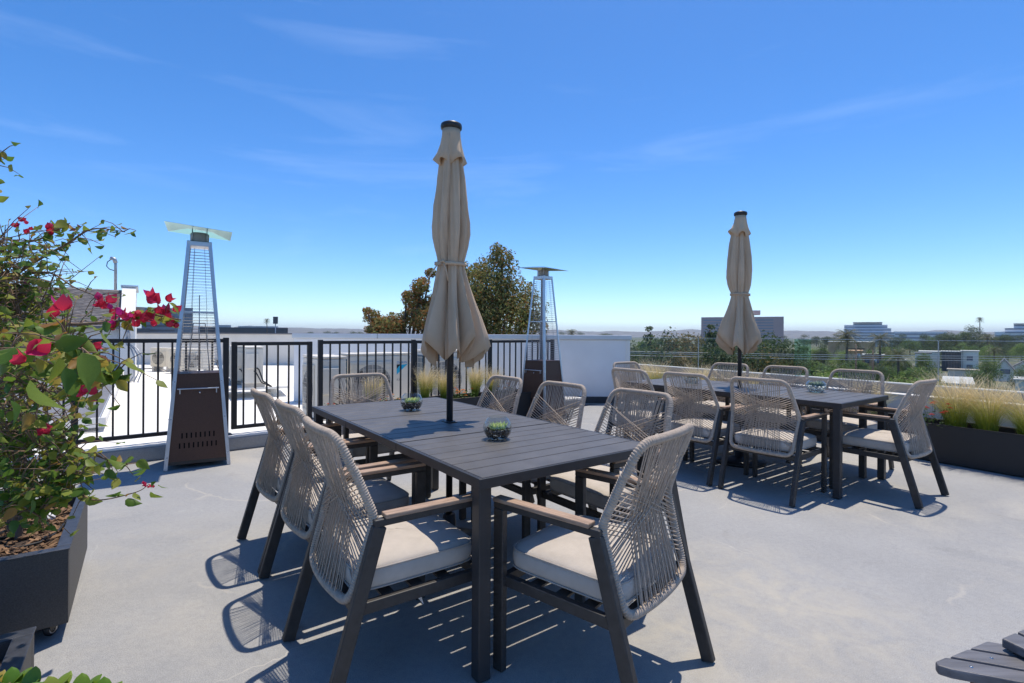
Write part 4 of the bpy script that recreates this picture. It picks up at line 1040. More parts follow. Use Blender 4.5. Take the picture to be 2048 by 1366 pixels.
# jade-like plant in the corner planter
def jade():
    base = Vector((-1.36, .93, .30)); root = empty('jade_plant', base); rnd = random.Random(5); st = MB()
    P, F = None, None; m = MB(); vs = []; fs = []
    K = 7
    for i in range(K+1):
        t = i/K; w_ = .36*math.sin(math.pi*min(1, t*.92+.06))**.7 if 0 < i < K else .02
        for j in range(5): a = (j/4-.5)*2; vs.append((t, a*w_, .10*t*(1-t)+.05*(1-a*a)))
        if i:
            for j in range(4): fs.append(((i-1)*5+j, (i-1)*5+j+1, i*5+j+1, i*5+j))
    m.add(vs, fs, True); me = m.mesh('leaf', 'jade_leaf')
    tips = [un(u, v, Y=y) for u, v, y in ((22, 1350, 1.10), (55, 1362, 1.08), (108, 1366, 1.06), (160, 1368, 1.05), (200, 1385, 1.04), (-30, 1365, 1.08), (130, 1420, 1.0), (70, 1430, 1.0), (20, 1420, 1.02))]
    for q in tips:
        st.tube([(0, 0, -.02), (q-base)*.5+Vector((0, 0, .03)), q-base-Vector((0, 0, .02))], [.009, .007, .005], 7)
        for k in range(7):
            a = k*2.4+rnd.random(); e = .25+.12*k; o = link('leaf', me, root)
            d = Vector((math.cos(a)*math.cos(e), math.sin(a)*math.cos(e), math.sin(e))); s = Vector((-math.sin(a), math.cos(a), 0)); M = Matrix((d, s, d.cross(s))).transposed().to_4x4()
            o.matrix_local = Matrix.Translation(q-base-Vector((0, 0, .025))) @ M @ Matrix.Scale(rnd.uniform(.035, .05), 4)
    st.build('stems', 'twig', root, fix=False)
    tag(root, 'jade plant with thick round leaves at the lower left edge', 'plant')
jade()
# things lying in the bougainvillea planter
q = un(98, 1038, .335); m = MB(); rnd = random.Random(2); vs = []; fs = []
for i in range(9):
    for j in range(14):
        t = math.pi*i/8; a = 2*math.pi*j/14; rr = .026*(1+rnd.uniform(-.13, .13)); vs.append((rr*math.sin(t)*math.cos(a), rr*math.sin(t)*math.sin(a), .024+rr*.85*math.cos(t)))
for i in range(8):
    for j in range(14): fs.append((i*14+j, i*14+(j+1) % 14, (i+1)*14+(j+1) % 14, (i+1)*14+j))
m.add(vs, fs, False); o = m.build('crumpled_paper', 'paper'); o.location = (q.x, q.y, .322); tag(o, 'small crumpled white paper ball on the mulch under the bougainvillea', 'paper')
m = MB(); pts = [un(u, v, .333) for u, v in ((-30, 1092), (40, 1095), (80, 1085), (115, 1065), (135, 1040), (150, 1018))]; m.tube(pts, .006, 8); tag(m.build('drip_hose', 'cable'), 'thin black irrigation hose lying on the mulch of the large planter', 'hose')

# ------------------------------------------------------------------ dark slatted furniture at the lower right
def slatted(P0, d, e, label, n, step, L=.75, Z=.45):
    """slats along d, their ends cut along e"""
    root = empty('slatted_bench', (P0.x, P0.y, 0)); O = Vector((0, 0, 0)); d = d.normalized(); e = e.normalized()
    for i in range(n):
        a, b = e*(step*i), e*(step*(i+1)-.010)
        P = [a+d*.004, b+d*.004, b+d*L, a+d*L]
        if i == n-1: P = [a, a.lerp(b, .55), a.lerp(b, .86)+d*.018, b+d*.05, b+d*L, a+d*L]
        m = MB(); m.prism([(p.x, p.y) for p in P], Z-.024, Z); m.build('slat', 'wood_dark', root, .004, 2)
        m = MB(); q = (a+b)/2+d*.07; m.lathe([(.001, Z+.0016), (.004, Z+.001), (.004, Z-.001)], 8, (q.x, q.y, 0)); m.build('screw', 'steel', root)
    for f in (.10, L-.10):
        m = MB(); m.beam(e*(-.035)+d*f+Vector((0, 0, Z-.047)), e*(step*n-.03)+d*f+Vector((0, 0, Z-.047)), .05, .044); m.build('batten', 'wood_brown', root, .003)
        for q in (.03, step*n-.05):
            m = MB(); p = e*q+d*f; m.box((p.x, p.y, (Z-.07)/2+.0015), (.05, .05, Z-.073)); m.build('leg', 'wood_dark', root, .003)
    tag(root, label, 'bench', 'dark slatted furniture at the lower right')
z_ = .45
P0 = un(1970, 1281, z_); slatted(P0, un(2048, 1357, z_)-un(1872, 1325, z_), un(1856, 1328, z_)-P0, 'dark slatted wooden seat with a rounded corner at the lower right, left of the two', 3, .089)
P0 = un(1999, 1274, z_+.03); slatted(P0, un(2048, 1297, z_+.03)-P0, un(2048, 1254, z_+.03)-P0, 'dark slatted wooden seat cut off by the right frame edge at the bottom', 5, .075, .5, z_+.03)

# ------------------------------------------------------------------ outdoor units on the white roof
def text_mesh(s, size, mname):
    c = bpy.data.curves.new('t', 'FONT'); c.body = s; c.size = size; c.align_x = 'LEFT'; c.extrude = .0008
    o = bpy.data.objects.new('t', c); col.objects.link(o); bpy.context.view_layer.update()
    dg = bpy.context.evaluated_depsgraph_get(); me = bpy.data.meshes.new_from_object(o.evaluated_get(dg)); bpy.data.objects.remove(o)
    me.materials.clear(); me.materials.append(MATS[mname]); return me
TXT = None
def ac_unit(loc, rz, label, W=.94, D=.34, H=.83, logo=True, z0=.08):
    """front faces local -y"""
    global TXT
    root = empty('outdoor_unit', loc, rz)
    for sx in (-1, 1):
        m = MB(); m.box((sx*W*.32, 0, z0/2), (.07, D+.08, z0)); m.build('foot', 'concrete', root)
    m = MB(); m.box((0, 0, z0+H/2-.012), (W, D, H-.024)); m.build('casing', 'ac_beige', root, .018, 3)
    m = MB(); m.box((0, 0, z0+H-.004), (W+.012, D+.012, .032)); m.build('lid', 'ac_beige', root, .01, 2)
    fw = W*.66; fx = -W/2+.05+fw/2-.01; fz = z0+H*.47
    gl = MB(); gl.box((fx, -D/2-.008, fz), (fw, .016, H*.80)); pn = gl.build('fan_panel', 'ac_beige', root, .008, 2)
    m = MB(); r = min(fw, H*.8)*.46; mm = MB(); mm.lathe([(.001, 0), (r, 0), (r, .004), (.001, .004)], 40); m.add([(x+fx, -D/2-.0165-z*.3, y+fz) for x, y, z in mm.v], mm.f); fan = m.build('fan_opening', 'ac_grille', root)
    m = MB()
    for k in range(3):
        a = k*2.094+.5; P = []
        for (q, da) in ((.2, -.25), (.95, -.42), (.98, .35), (.2, .3)): P.append((fx+r*q*math.cos(a+da), -D/2-.0185, fz+r*q*math.sin(a+da)))
        m.add(P, [(0,1,2,3)])
    m.build('blade', 'ac_dark', fan)
    m = MB()
    for k in range(-4, 5):
        m.beam((fx+k*fw*.108, -D/2-.022, fz-H*.37), (fx+k*fw*.108, -D/2-.022, fz+H*.37), .005, .005, (0, 1, 0)); m.beam((fx-fw*.46, -D/2-.024, fz+k*H*.087), (fx+fw*.46, -D/2-.024, fz+k*H*.087), .005, .005, (0, 1, 0))
    m.build('wire_grille', 'ac_beige', root)
    m = MB(); m.box((-W/2-.004, 0, z0+H*.5), (.012, D*.86, H*.84)); cl = m.build('coil', 'coil_blue' if logo else 'ac_grille', root)
    m = MB()
    for k in range(9): m.box((-W/2-.013, 0, z0+H*(.12+.095*k)), (.006, D*.88, .006))
    for k in range(5): m.box((-W/2-.0145, -D*.36+k*D*.18, z0+H*.5), (.006, .006, H*.82))
    m.build('coil_guard', 'ac_beige', cl)
    m = MB(); m.box((W/2+.012, -.03, z0+H*.62), (.035, D*.7, H*.42)); m.build('valve_cover', 'ac_beige', root, .012, 2)
    if logo:
        lx, lz = W/2-.235, z0+H-.165
        m = MB(); y = -D/2-.001
        m.add([(lx, y, lz-.02), (lx, y, lz-.165), (lx+.185, y, lz)], [(0, 1, 2)]); m.build('emblem_blue', 'logo_cyan', root, fix=False)
        m = MB(); m.add([(lx, y-.0015, lz-.005), (lx, y-.0015, lz-.075), (lx+.065, y-.0015, lz-.005)], [(0, 1, 2)]); m.build('emblem_black', 'logo_black', root, fix=False)
        if TXT is None: TXT = (text_mesh('DAIKIN', .052, 'logo_blue'), text_mesh('R32', .05, 'ac_grille'))
        o = link('lettering', TXT[0], root); o.location = (lx, y-.001, lz+.008); o.rotation_euler = (R(90), 0, 0)
        o = link('lettering', TXT[1], root); o.location = (lx, y-.001, lz-.26); o.rotation_euler = (R(90), 0, 0)
    m = MB(); m.tube([(W/2+.02, .05, z0+.3), (W/2+.10, .08, z0+.27), (W/2+.14, .15, z0+.05), (W/2+.16, .3, .02)], .014, 8); m.tube([(W/2+.02, .0, z0+.24), (W/2+.09, .03, z0+.22), (W/2+.12, .12, z0+.03), (W/2+.15, .28, .02)], .011, 8); m.build('refrigerant_lines', 'cable', root)
    tag(root, label, 'outdoor unit', 'beige condenser units on the white roof')
    return root
ROOF_Z = -.012
ac = lambda t, off: fl(t, off, ROOF_Z)
p = un(752, 700, Y=7.85); ac_unit(Vector((p.x, p.y, ROOF_Z)), R(36), 'beige condenser unit with a blue emblem, behind the far end chair', 1.0, .36, .88)
p = un(895, 700, Y=8.55); ac_unit(Vector((p.x, p.y+.06, ROOF_Z)), R(30), 'beige condenser unit with a blue emblem, behind the near parasol', 1.0, .36, .91)
p = un(648, 700, Y=7.25); ac_unit(Vector((p.x, p.y, ROOF_Z)), R(-52), 'beige condenser unit seen from its end, just right of the gate post', .80, .36, .86, False)
for i, (u, y, lb) in enumerate(((478, 10.6, 'beige condenser unit seen through the gate, left one of the pair'), (506, 10.1, 'beige condenser unit seen through the gate, right one of the pair with cables'))):
    p = un(u, 700, Y=y); ac_unit(Vector((p.x, p.y, .20)), R(-60), lb, .80, .32, .70, False)
st = empty('unit_stand', un(492, 700, Y=10.35)); st.location.z = ROOF_Z
m = MB(); m.box((0, 0, .185), (1.5, 1.3, .05), (0, 0, R(30))); m.build('slab', 'white_paint', st, .01)
for dx, dy in ((-.5, -.4), (.5, -.4), (-.5, .4), (.5, .4)):
    m = MB(); v = Matrix.Rotation(R(30), 3, 'Z') @ Vector((dx, dy, 0)); m.box((v.x, v.y, .08), (.1, .1, .16)); m.build('leg', 'white_paint', st)
tag(st, 'white slab stand under the pair of condenser units beyond the gate', 'stand')
for i, (u, y, lb) in enumerate(((330, 16.5, 'small beige condenser unit on the far white roof, left of the near heater'), (368, 15.8, 'small condenser unit seen through the near heater wires, left one'), (396, 15.2, 'small condenser unit seen through the near heater wires, right one'))):
    p = un(u, 700, Y=y); ac_unit(Vector((p.x, p.y, ROOF_Z)), R(10*i-8), lb, .80, .30, .60, False, z0=.16)
# cables along the roof
m = MB(); m.tube([un(u, v, ROOF_Z+.012) for u, v in ((262, 735), (285, 738), (310, 737), (335, 741), (350, 738), (470, 760))], .02, 6); tag(m.build('roof_cable', 'cable'), 'black cable snaking across the white roof by the small units', 'cable')

# ------------------------------------------------------------------ far roof wall, solar array, shingled penthouse
fw_ = empty('parapet_wall', (-14.5, 20.3, 0)); m = MB(); m.box((0, 0, .60), (22.4, .3, 1.22)); m.build('wall', 'cream_wall', fw_); m = MB(); m.box((0, 0, 1.235), (22.5, .4, .05)); m.build('dark_cap', 'dark_cap', fw_)
tag(fw_, 'low cream parapet wall at the far edge of the white roof', 'wall')
nr = Vector((-5.25, 6.45, 0)); arr = empty('solar_array', Vector((nr.x, nr.y, 0))); rnd = random.Random(1)
ex, ey = -E1, E2
tilt = .012
def sp(a, b, z=0.): return ex*a+ey*b+Vector((0, 0, .11+b*tilt+z))
pm = None
for i in range(6):
    for j in range(8):
        a0, b0 = i*1.72+.01, j*1.05+.01; a1, b1 = a0+1.69, b0+1.035
        q = [sp(a0, b0), sp(a1, b0), sp(a1, b1), sp(a0, b1)]
        f = empty('solar_panel') if False else None
        m = MB(); m.add(q+[p+Vector((0, 0, .035)) for p in q], [(0,1,2,3), (7,6,5,4), (0,4,5,1), (1,5,6,2), (2,6,7,3), (3,7,4,0)]); fr2 = m.build('solar_panel', 'pv_frame', arr)
        g0 = .014; q = [sp(a0+g0, b0+g0, .0365), sp(a1-g0, b0+g0, .0365), sp(a1-g0, b1-g0, .0365), sp(a0+g0, b1-g0, .0365)]
        m = MB(); m.add(q, [(0,1,2,3)]); m.build('cell_face', 'pv', fr2)
for a in (0.15, 5.2, 10.1):
    for b in (.2, 4.2, 8.2):
        m = MB(); p = sp(a, b); m.box((p.x, p.y, p.z/2-.008), (.08, .08, p.z)); m.build('support', 'galv', arr)
m = MB(); m.beam(sp(-.03, -.03, .01), sp(-.03, 8.45, .01), .05, .09); m.build('edge_rail', 'white_paint', arr); m = MB(); m.beam(sp(-.05, -.05, .0), sp(10.3, -.05, .0), .03, .12); m.build('edge_rail', 'white_paint', arr)
tag(arr, 'flat array of grey solar panels on the white roof behind the left fence', 'solar panels')

ph = empty('shingled_penthouse', (-12.6, 14.6, 0)); D = -E1; Nn = E2    # along the eave (to the left), away from the camera
o0 = un(238, 740, Y=13.2); o0.z = 0
base = o0-ph.location; base.z = 0
def pp(a, b, z): return base+D*a+Nn*b+Vector((0, 0, z))
def hexa(m, A): m.add(A, [(3,2,1,0), (4,5,6,7), (0,1,5,4), (1,2,6,5), (2,3,7,6), (3,0,4,7)])
m = MB(); hexa(m, [pp(.0, 0, -.01), pp(9, 0, -.01), pp(9, 3.2, -.01), pp(0, 3.2, -.01), pp(0, 0, 1.42), pp(9, 0, 1.42), pp(9, 3.2, 1.42), pp(0, 3.2, 1.42)]); m.build('wall', 'stucco', ph)
rf = None
for k in range(26):                                       # shingle courses
    f0, f1 = k/26, (k+1)/26; z0_, z1_ = 1.40+1.02*f0, 1.40+1.02*f1+.012; b0, b1 = -.28+1.35*f0, -.28+1.35*f1
    m = MB(); hexa(m, [pp(-.02, b0, z0_-.02), pp(9.1, b0, z0_-.02), pp(9.1, b1+.03, z1_-.02), pp(-.02, b1+.03, z1_-.02), pp(-.02, b0, z0_+.014), pp(9.1, b0, z0_+.014), pp(9.1, b1+.03, z1_), pp(-.02, b1+.03, z1_)]); 
    if rf is None: rf = m.build('roof', 'shingle', ph)
    else: m.build('shingle_course', 'shingle', rf)
m = MB(); hexa(m, [pp(-.02, 1.08, 1.3), pp(9.1, 1.08, 1.3), pp(9.1, 3.3, 1.3), pp(-.02, 3.3, 1.3), pp(-.02, 1.10, 2.405), pp(9.1, 1.10, 2.405), pp(9.1, 3.3, 2.38), pp(-.02, 3.3, 2.38)]); m.build('flat_top', 'roof_pale', ph)
m = MB(); m.beam(pp(0, -.285, 1.375), pp(9.1, -.285, 1.375), .04, .06); m.build('fascia', 'dark_cap', ph)
m = MB(); hexa(m, [pp(-.34, -.36, -.01), pp(-.03, -.36, -.01), pp(-.03, 3.4, -.01), pp(-.34, 3.4, -.01), pp(-.34, -.36, 1.55), pp(-.03, -.36, 1.55), pp(-.03, 3.4, 1.55), pp(-.34, 3.4, 1.55)]); hexa(m, [pp(-.34, -.36, 1.55), pp(-.03, -.36, 1.55), pp(-.03, 3.4, 1.55), pp(-.34, 3.4, 1.55), pp(-.34, 1.0, 2.52), pp(-.03, 1.0, 2.52), pp(-.03, 3.4, 2.52), pp(-.34, 3.4, 2.52)]); m.build('end_wall', 'white_paint', ph)
m = MB(); hexa(m, [pp(-.39, .95, 2.52), pp(.0, .95, 2.52), pp(.0, 3.45, 2.52), pp(-.39, 3.45, 2.52), pp(-.39, .95, 2.57), pp(.0, .95, 2.57), pp(.0, 3.45, 2.57), pp(-.39, 3.45, 2.57)]); m.build('coping', 'cap_metal', ph)
m = MB(); p = pp(-.42, 1.0, 1.9); m.box((p.x, p.y, p.z), (.18, .16, .14)); m.build('wall_light', 'dark_cap', ph)
tag(ph, 'white penthouse with a grey shingled mansard roof behind the bougainvillea', 'building')
p0 = un(231, 575, Y=14.3); ms = empty('service_mast', Vector((p0.x, p0.y, 2.38)))
m = MB(); m.tube([(0, 0, 0), (0, 0, .80), (-.01, 0, .88)], .035, 10); m.build('pole', 'galv', ms); m = MB(); m.tube([(0, 0, .84), (-.02, -.02, .94), (-.10, -.02, .97), (-.13, -.02, .93)], [.05, .055, .05, .03], 10); m.build('weatherhead', 'galv', ms); m = MB(); m.tube([(-.12, -.02, .93), (-.21, -.03, .86), (-.23, -.03, .74), (-.16, -.02, .66), (-.04, 0, .62)], .012, 6); m.build('drip_loop', 'cable', ms)
tag(ms, 'thin electric service mast with a curved head above the shingled roof', 'mast')
cd = empty('conduit_bundle', un(262, 742, Y=13.0)); cd.location.z = 0
for k in range(3):
    m = MB(); m.tube([(-.12+.05*k, .0, 1.5), (-.12+.05*k, 0, .95), (.03+.08*k, -.03, .82), (.12+.1*k, -.05, .62), (.12+.1*k, -.05, .15+.05*k), (.2+.1*k, -.3, .012)], .016, 6); m.build('conduit', 'galv', cd)
tag(cd, 'bent silver conduits running down the white end wall of the penthouse', 'conduit')

# ------------------------------------------------------------------ trees
def crown_mesh(seed, clumps, n, size, mname):
    """many small two-triangle leaf sprays spread through lumpy clumps"""
    rnd = random.Random(seed); vs = []; fs = []; tot = sum(c[3]**2 for c in clumps)
    for (cx, cy, cz, r, sq) in clumps:
        for _ in range(int(n*r*r/tot)):
            a = rnd.uniform(0, 6.283); z = rnd.uniform(-1, 1); q = math.sqrt(1-z*z); rr = r*(.35+.65*rnd.random()**.45)*rnd.uniform(.82, 1.1)
            d = Vector((q*math.cos(a), q*math.sin(a), z)); c = Vector((cx, cy, cz))+Vector((d.x*rr, d.y*rr, d.z*rr*sq))
            u = (d+Vector((rnd.gauss(0, .6), rnd.gauss(0, .6), rnd.gauss(.3, .6)))).normalized(); s = u.orthogonal().normalized(); s = Matrix.Rotation(rnd.uniform(0, 6.28), 3, u) @ s; t = u.cross(s)
            L = size*rnd.uniform(.6, 1.35); w_ = L*rnd.uniform(.3, .5); o = len(vs)
            vs += [c-s*L*.5, c+t*w_*.5+u*L*.08, c+s*L*.5-u*L*.12, c-t*w_*.5+u*L*.08]; fs.append((o, o+1, o+2, o+3))
    m = MB(); m.add(vs, fs, False); return m.mesh('crown', mname)
def trunk_mesh(seed, h, r, limbs):
    rnd = random.Random(seed); m = MB(); top = Vector((rnd.uniform(-.2, .2), rnd.uniform(-.2, .2), h))
    m.tube([(0, 0, -.3), top*.35+Vector((rnd.uniform(-.1, .1), 0, 0)), top*.7, top], [r*1.25, r, r*.8, r*.5], 8)
    for (x, y, z, f) in limbs: m.tube([top*f, (top*f+Vector((x, y, z)))*.5+Vector((0, 0, .3)), Vector((x, y, z))], [r*.5, r*.32, r*.14], 6)
    return m.mesh('trunk', 'bark')
def tree(name, p, crowns, tm, label, grp=None, rz=0., s=1.):
    root = empty(name, p, rz); root.scale = (s, s, s)
    link('trunk', tm, root)
    for k, c in enumerate(crowns): link('crown', c, root)
    tag(root, label, 'tree', grp); return root
# the big tree behind the wall
BY = 22.0
bp_ = un(985, 668, Y=BY); BB = Vector((bp_.x, BY, GZ)); cl = []
for (u, v, r) in ((995, 545, 1.0), (1005, 520, .55), (958, 540, .5), (970, 580, 1.2), (1030, 590, 1.0), (1050, 620, 1.0), (1010, 640, 1.3), (940, 610, 1.1), (960, 650, 1.2), (1062, 655, .8), (920, 650, 1.0), (995, 505, .32), (985, 600, 1.2), (945, 560, .55), (928, 548, .5), (912, 585, .8), (888, 610, .7), (900, 640, .9)):
    q = un(u, v, Y=BY); cl.append((q.x-BB.x, random.uniform(-1, 1), q.z-BB.z, r, .9))
cl.append((0, 0, 8.0, 2.4, .8))
lm = [(c[0], c[1], c[2], .7) for c in cl[:9]]
tree('leafy_tree', BB, [crown_mesh(3, cl, 30000, .15, 'tree_big')], trunk_mesh(2, 8.2, .28, lm), 'large green and russet tree behind the white wall, right of the near parasol')
q = un(800, 668, Y=21); B2 = Vector((q.x, 21, GZ)); cl = []
for (u, v, r) in ((745, 635, .42), (765, 655, .55), (735, 660, .3), (795, 650, .6), (820, 630, .5), (830, 600, .5), (845, 575, .42), (855, 640, .7), (780, 668, .8), (842, 560, .22), (740, 622, .2), (870, 610, .6), (860, 545, .25), (815, 590, .22)):
    w_ = un(u, v, Y=21); cl.append((w_.x-B2.x, random.uniform(-.6, .6), w_.z-B2.z, r, .85))
tree('leafy_tree', B2, [crown_mesh(5, cl, 3600, .14, 'tree_autumn'), crown_mesh(6, cl, 7500, .14, 'tree_big')], trunk_mesh(4, 8.3, .2, [(c[0], c[1], c[2], .7) for c in cl]), 'russet thin-crowned tree showing left of the near parasol skirt')
# shared crowns for the town below
def lumpy(seed, w_, h, k):
    rnd = random.Random(seed); out = []
    for i in range(k):
        t = rnd.random(); z = h*(.28+.66*t); rr = w_*(.30+.2*rnd.random())*(1.15-.6*t); a = rnd.uniform(0, 6.28); q = w_*.5*(1-t*.75)*rnd.random()**.5
        out.append((q*math.cos(a), q*math.sin(a), z, rr, rnd.uniform(.7, 1.0)))
    return out
CR = {}
for nm, mt in (('dark', 'tree_dark'), ('mid', 'tree_mid'), ('light', 'tree_light'), ('olive', 'tree_olive')):
    CR[nm] = [crown_mesh(40+i+len(nm), lumpy(50+i*3+len(nm), 5.5, 9, 13), 4200, .34, mt) for i in range(2)]
def conif(seed, mname):
    rnd = random.Random(seed); cl = [(rnd.uniform(-.3, .3), rnd.uniform(-.3, .3), 1.5+i*.85, 1.7*(1-i/13)+.25, .55) for i in range(12)]
    return crown_mesh(seed, cl, 4200, .36, mname)
CR['conifer'] = [conif(9, 'tree_dark')]
TM = trunk_mesh(8, 5.5, .16, [(1.2, .4, 6.0, .7), (-1.1, .6, 6.2, .7), (.2, -1.2, 6.4, .75)])
TC = trunk_mesh(9, 10.5, .15, [])
rt = random.Random(21)
G1 = 'dense grove behind the glass railing'; L1 = 'grove tree'; G2 = 'trees and hedges in the gardens beyond the glass'; L2 = 'garden tree'
LOOK = {'dark': 'dark green', 'mid': 'mid green', 'light': 'pale green', 'olive': 'olive brown', 'conifer': 'dark conical'}
def where(u, Y):
    far = 'far ' if Y > 135 else 'nearby ' if Y < 62 else ''
    for lim, txt in ((1330, 'beside the white wall corner'), (1400, 'left of the first glass joint'), (1480, 'behind the second parasol'), (1600, 'left of the green glass return'), (1655, 'right of the green glass return'), (1720, 'below the left feather palm'), (1790, 'around the terracotta houses'), (1870, 'left of the right glass joint'), (1960, 'around the white modern house'), (2020, 'above the white gabled house'), (9999, 'at the right frame edge')):
        if u < lim: return far, txt
def town_tree(u, vtop, Y, kind, label, grp, wide=1., hscale=None):
    if label in (L1, L2):
        f_, t_ = where(u, Y); label = '%s%s tree seen through the glass railing, %s' % (f_, LOOK[kind], t_)
    top = un(u, vtop, Y=Y); H = top.z-GZ; s = H/(9.4 if kind != 'conifer' else 11.5)
    o = tree('conifer_tree' if kind == 'conifer' else 'leafy_tree', Vector((top.x, Y, GZ)), [CR[kind][rt.randrange(len(CR[kind]))]], TC if kind == 'conifer' else TM, label, grp, rt.uniform(0, 6), s)
    o.scale = (s*wide, s*wide, s); return o
for k in range(19):
    u = 1262+k*18+rt.uniform(-7, 7); town_tree(u, rt.choice((690, 700, 682, 676)), rt.uniform(38, 46), rt.choice(('dark', 'dark', 'olive')), L1, G1, 1.0)
for k in range(11):
    u = 1268+k*30+rt.uniform(-9, 9); town_tree(u, rt.choice((664, 672, 668)), rt.uniform(52, 62), rt.choice(('dark', 'mid', 'dark')), L1, G1, .95)
for (u, v, Y, kd, lb, wd) in ((1300, 643, 48, 'conifer', 'slim dark conifer above the grove, close to the white wall', .8), (1380, 642, 50, 'olive', 'broad olive-brown tree rising above the grove, left of the second parasol', 1.15), (1350, 655, 50, 'olive', 'lower olive tree left of the broad one in the grove', .9),
                              (1420, 640, 52, 'conifer', 'dark conifer between the olive tree and the pink office block', .9), (1445, 626, 54, 'dark', 'tall dark tree half hidden by the second parasol skirt', .7), (1275, 660, 48, 'dark', 'dark tree beside the white wall corner', .8), (1330, 658, 50, 'dark', 'small dark tree between conifer and olive trees', .7), (1512, 658, 60, 'olive', 'small russet tree at the right of the second parasol', .6)):
    town_tree(u, v, Y, kd, lb, None, wd)
for k in range(30):
    u = rt.uniform(1600, 1860); Y = rt.uniform(60, 120); v = 676+10.2*FPX/Y*rt.uniform(.30, .5); town_tree(u, v, Y, rt.choice(('dark', 'mid', 'light', 'mid')), L2, G2, 1.1)
for k in range(16):
    u = rt.uniform(1595, 1790); town_tree(u, rt.uniform(686, 700), rt.uniform(140, 210), rt.choice(('mid', 'light', 'dark')), L2, G2, 1.25)
for k in range(12):
    u = rt.uniform(1600, 1700); Y = rt.uniform(40, 58); town_tree(u, rt.uniform(725, 745), Y, rt.choice(('mid', 'light', 'dark')), L2, G2, 1.25)
for k in range(10):
    u = rt.uniform(1720, 1870); Y = rt.uniform(42, 62); town_tree(u, rt.uniform(728, 755), Y, rt.choice(('light', 'mid', 'light')), L2, G2, 1.1)
for k in range(26):
    u = rt.uniform(1850, 2140); Y = rt.uniform(175, 270); town_tree(u, 676+10.2*FPX/Y*rt.uniform(.05, .35), Y, rt.choice(('dark', 'mid', 'dark', 'light')), L2, G2, 1.15)
for (u, v, Y) in ((1972, 705, 105), (2042, 740, 88), (1975, 748, 92), (1845, 705, 100), (2010, 765, 75), (1880, 752, 110), (1930, 760, 100), (1955, 735, 100), (2062, 705, 110), (2085, 720, 100)):
    town_tree(u, v, Y, rt.choice(('dark', 'mid', 'mid')), L2, G2, 1.1)
G3 = 'dark trees along the skyline'
L3_ = 'dark tree among the trees that line the horizon on the right'
for (u, v) in ((1795, 668), (1847, 667), (1868, 668), (1893, 657), (1899, 662), (1915, 668), (1945, 650), (1950, 660), (1930, 662), (1968, 664), (2000, 664), (2012, 662), (2030, 670), (1985, 668), (1880, 668), (1820, 672), (2045, 668)):
    town_tree(u, v, rt.uniform(280, 340), rt.choice(('dark', 'dark', 'mid')), L3_, G3, 1.35)
L4 = 'small dark tree on the far horizon line behind the roofs'
for k in range(34):
    u = rt.choice((rt.uniform(1120, 1265), rt.uniform(600, 735), rt.uniform(1560, 1700), rt.uniform(1560, 1900))); town_tree(u, 668+(u-1024)*.0058-rt.uniform(1, 7), rt.uniform(420, 620), 'dark', L4, 'far horizon trees', 1.6)
# palms
def palm_parts(seed, h, n, L, droop):
    rnd = random.Random(seed); m = MB(); m.tube([(0, 0, -.2), (.08, 0, h*.5), (0, .05, h)], [.24, .19, .17], 8); tm = m.mesh('trunk', 'bark'); m = MB()
    for i in range(n):
        a = i*2.399; e = 1.25-2.0*i/n; d = Vector((math.cos(a), math.sin(a), 0)); s = Vector((-d.y, d.x, 0)); pts = []
        for k in range(8):
            t = k/7; pts.append(Vector((0, .05, h))+d*(L*t*math.cos(e*.8))+Vector((0, 0, L*t*math.sin(e)-droop*L*t*t)))
        for k in range(1, 8):
            for sg in (-1, 1):
                c = pts[k]; w_ = L*.24*(math.sin(math.pi*(k+.6)/8.6))
                for j in range(2):
                    b = c.lerp(pts[k-1], j*.5); m.add([b, b+(pts[k]-pts[k-1])*.28, b+s*sg*w_+(pts[k]-pts[k-1])*.6-Vector((0, 0, w_*.45))], [(0,1,2)])
    return tm, m.mesh('fronds', 'palm_leaf')
PT1 = palm_parts(1, 8.0, 30, 2.7, .55); PT2 = palm_parts(2, 17.0, 34, 1.9, .4)
def palm(u, vtop, Y, parts, ph_, label, grp='palm trees'):
    top = un(u, vtop, Y=Y); s = (top.z-GZ)/ph_; root = empty('palm_tree', Vector((top.x, Y, GZ)), rt.uniform(0, 6)); root.scale = (s, s, s)
    link('trunk', parts[0], root); link('crown', parts[1], root); tag(root, label, 'palm', grp)
palm(1694, 652, 118, PT1, 9.6, 'feather palm in front of the stepped glass office, left one'); palm(1760, 660, 112, PT1, 9.6, 'feather palm at the right foot of the stepped glass office'); palm(1797, 690, 78, PT1, 9.6, 'low feather palm over the gardens, in front of the pole'); palm(1988, 690, 130, PT1, 9.6, 'feather palm above the white modern house'); palm(1975, 664, 190, PT1, 9.6, 'dark feather palm on the skyline left of the terraced block')
palm(1960, 632, 300, PT2, 18.4, 'tall thin fan palm standing alone above the skyline on the right'); palm(534, 635, 260, PT2, 18.4, 'fan palm on the horizon right of the near heater'); palm(1143, 655, 240, PT1, 9.6, 'bushy palm on the horizon just right of the far heater'); palm(1720, 745, 62, PT1, 9.6, 'feather palm in the garden right behind the second table')

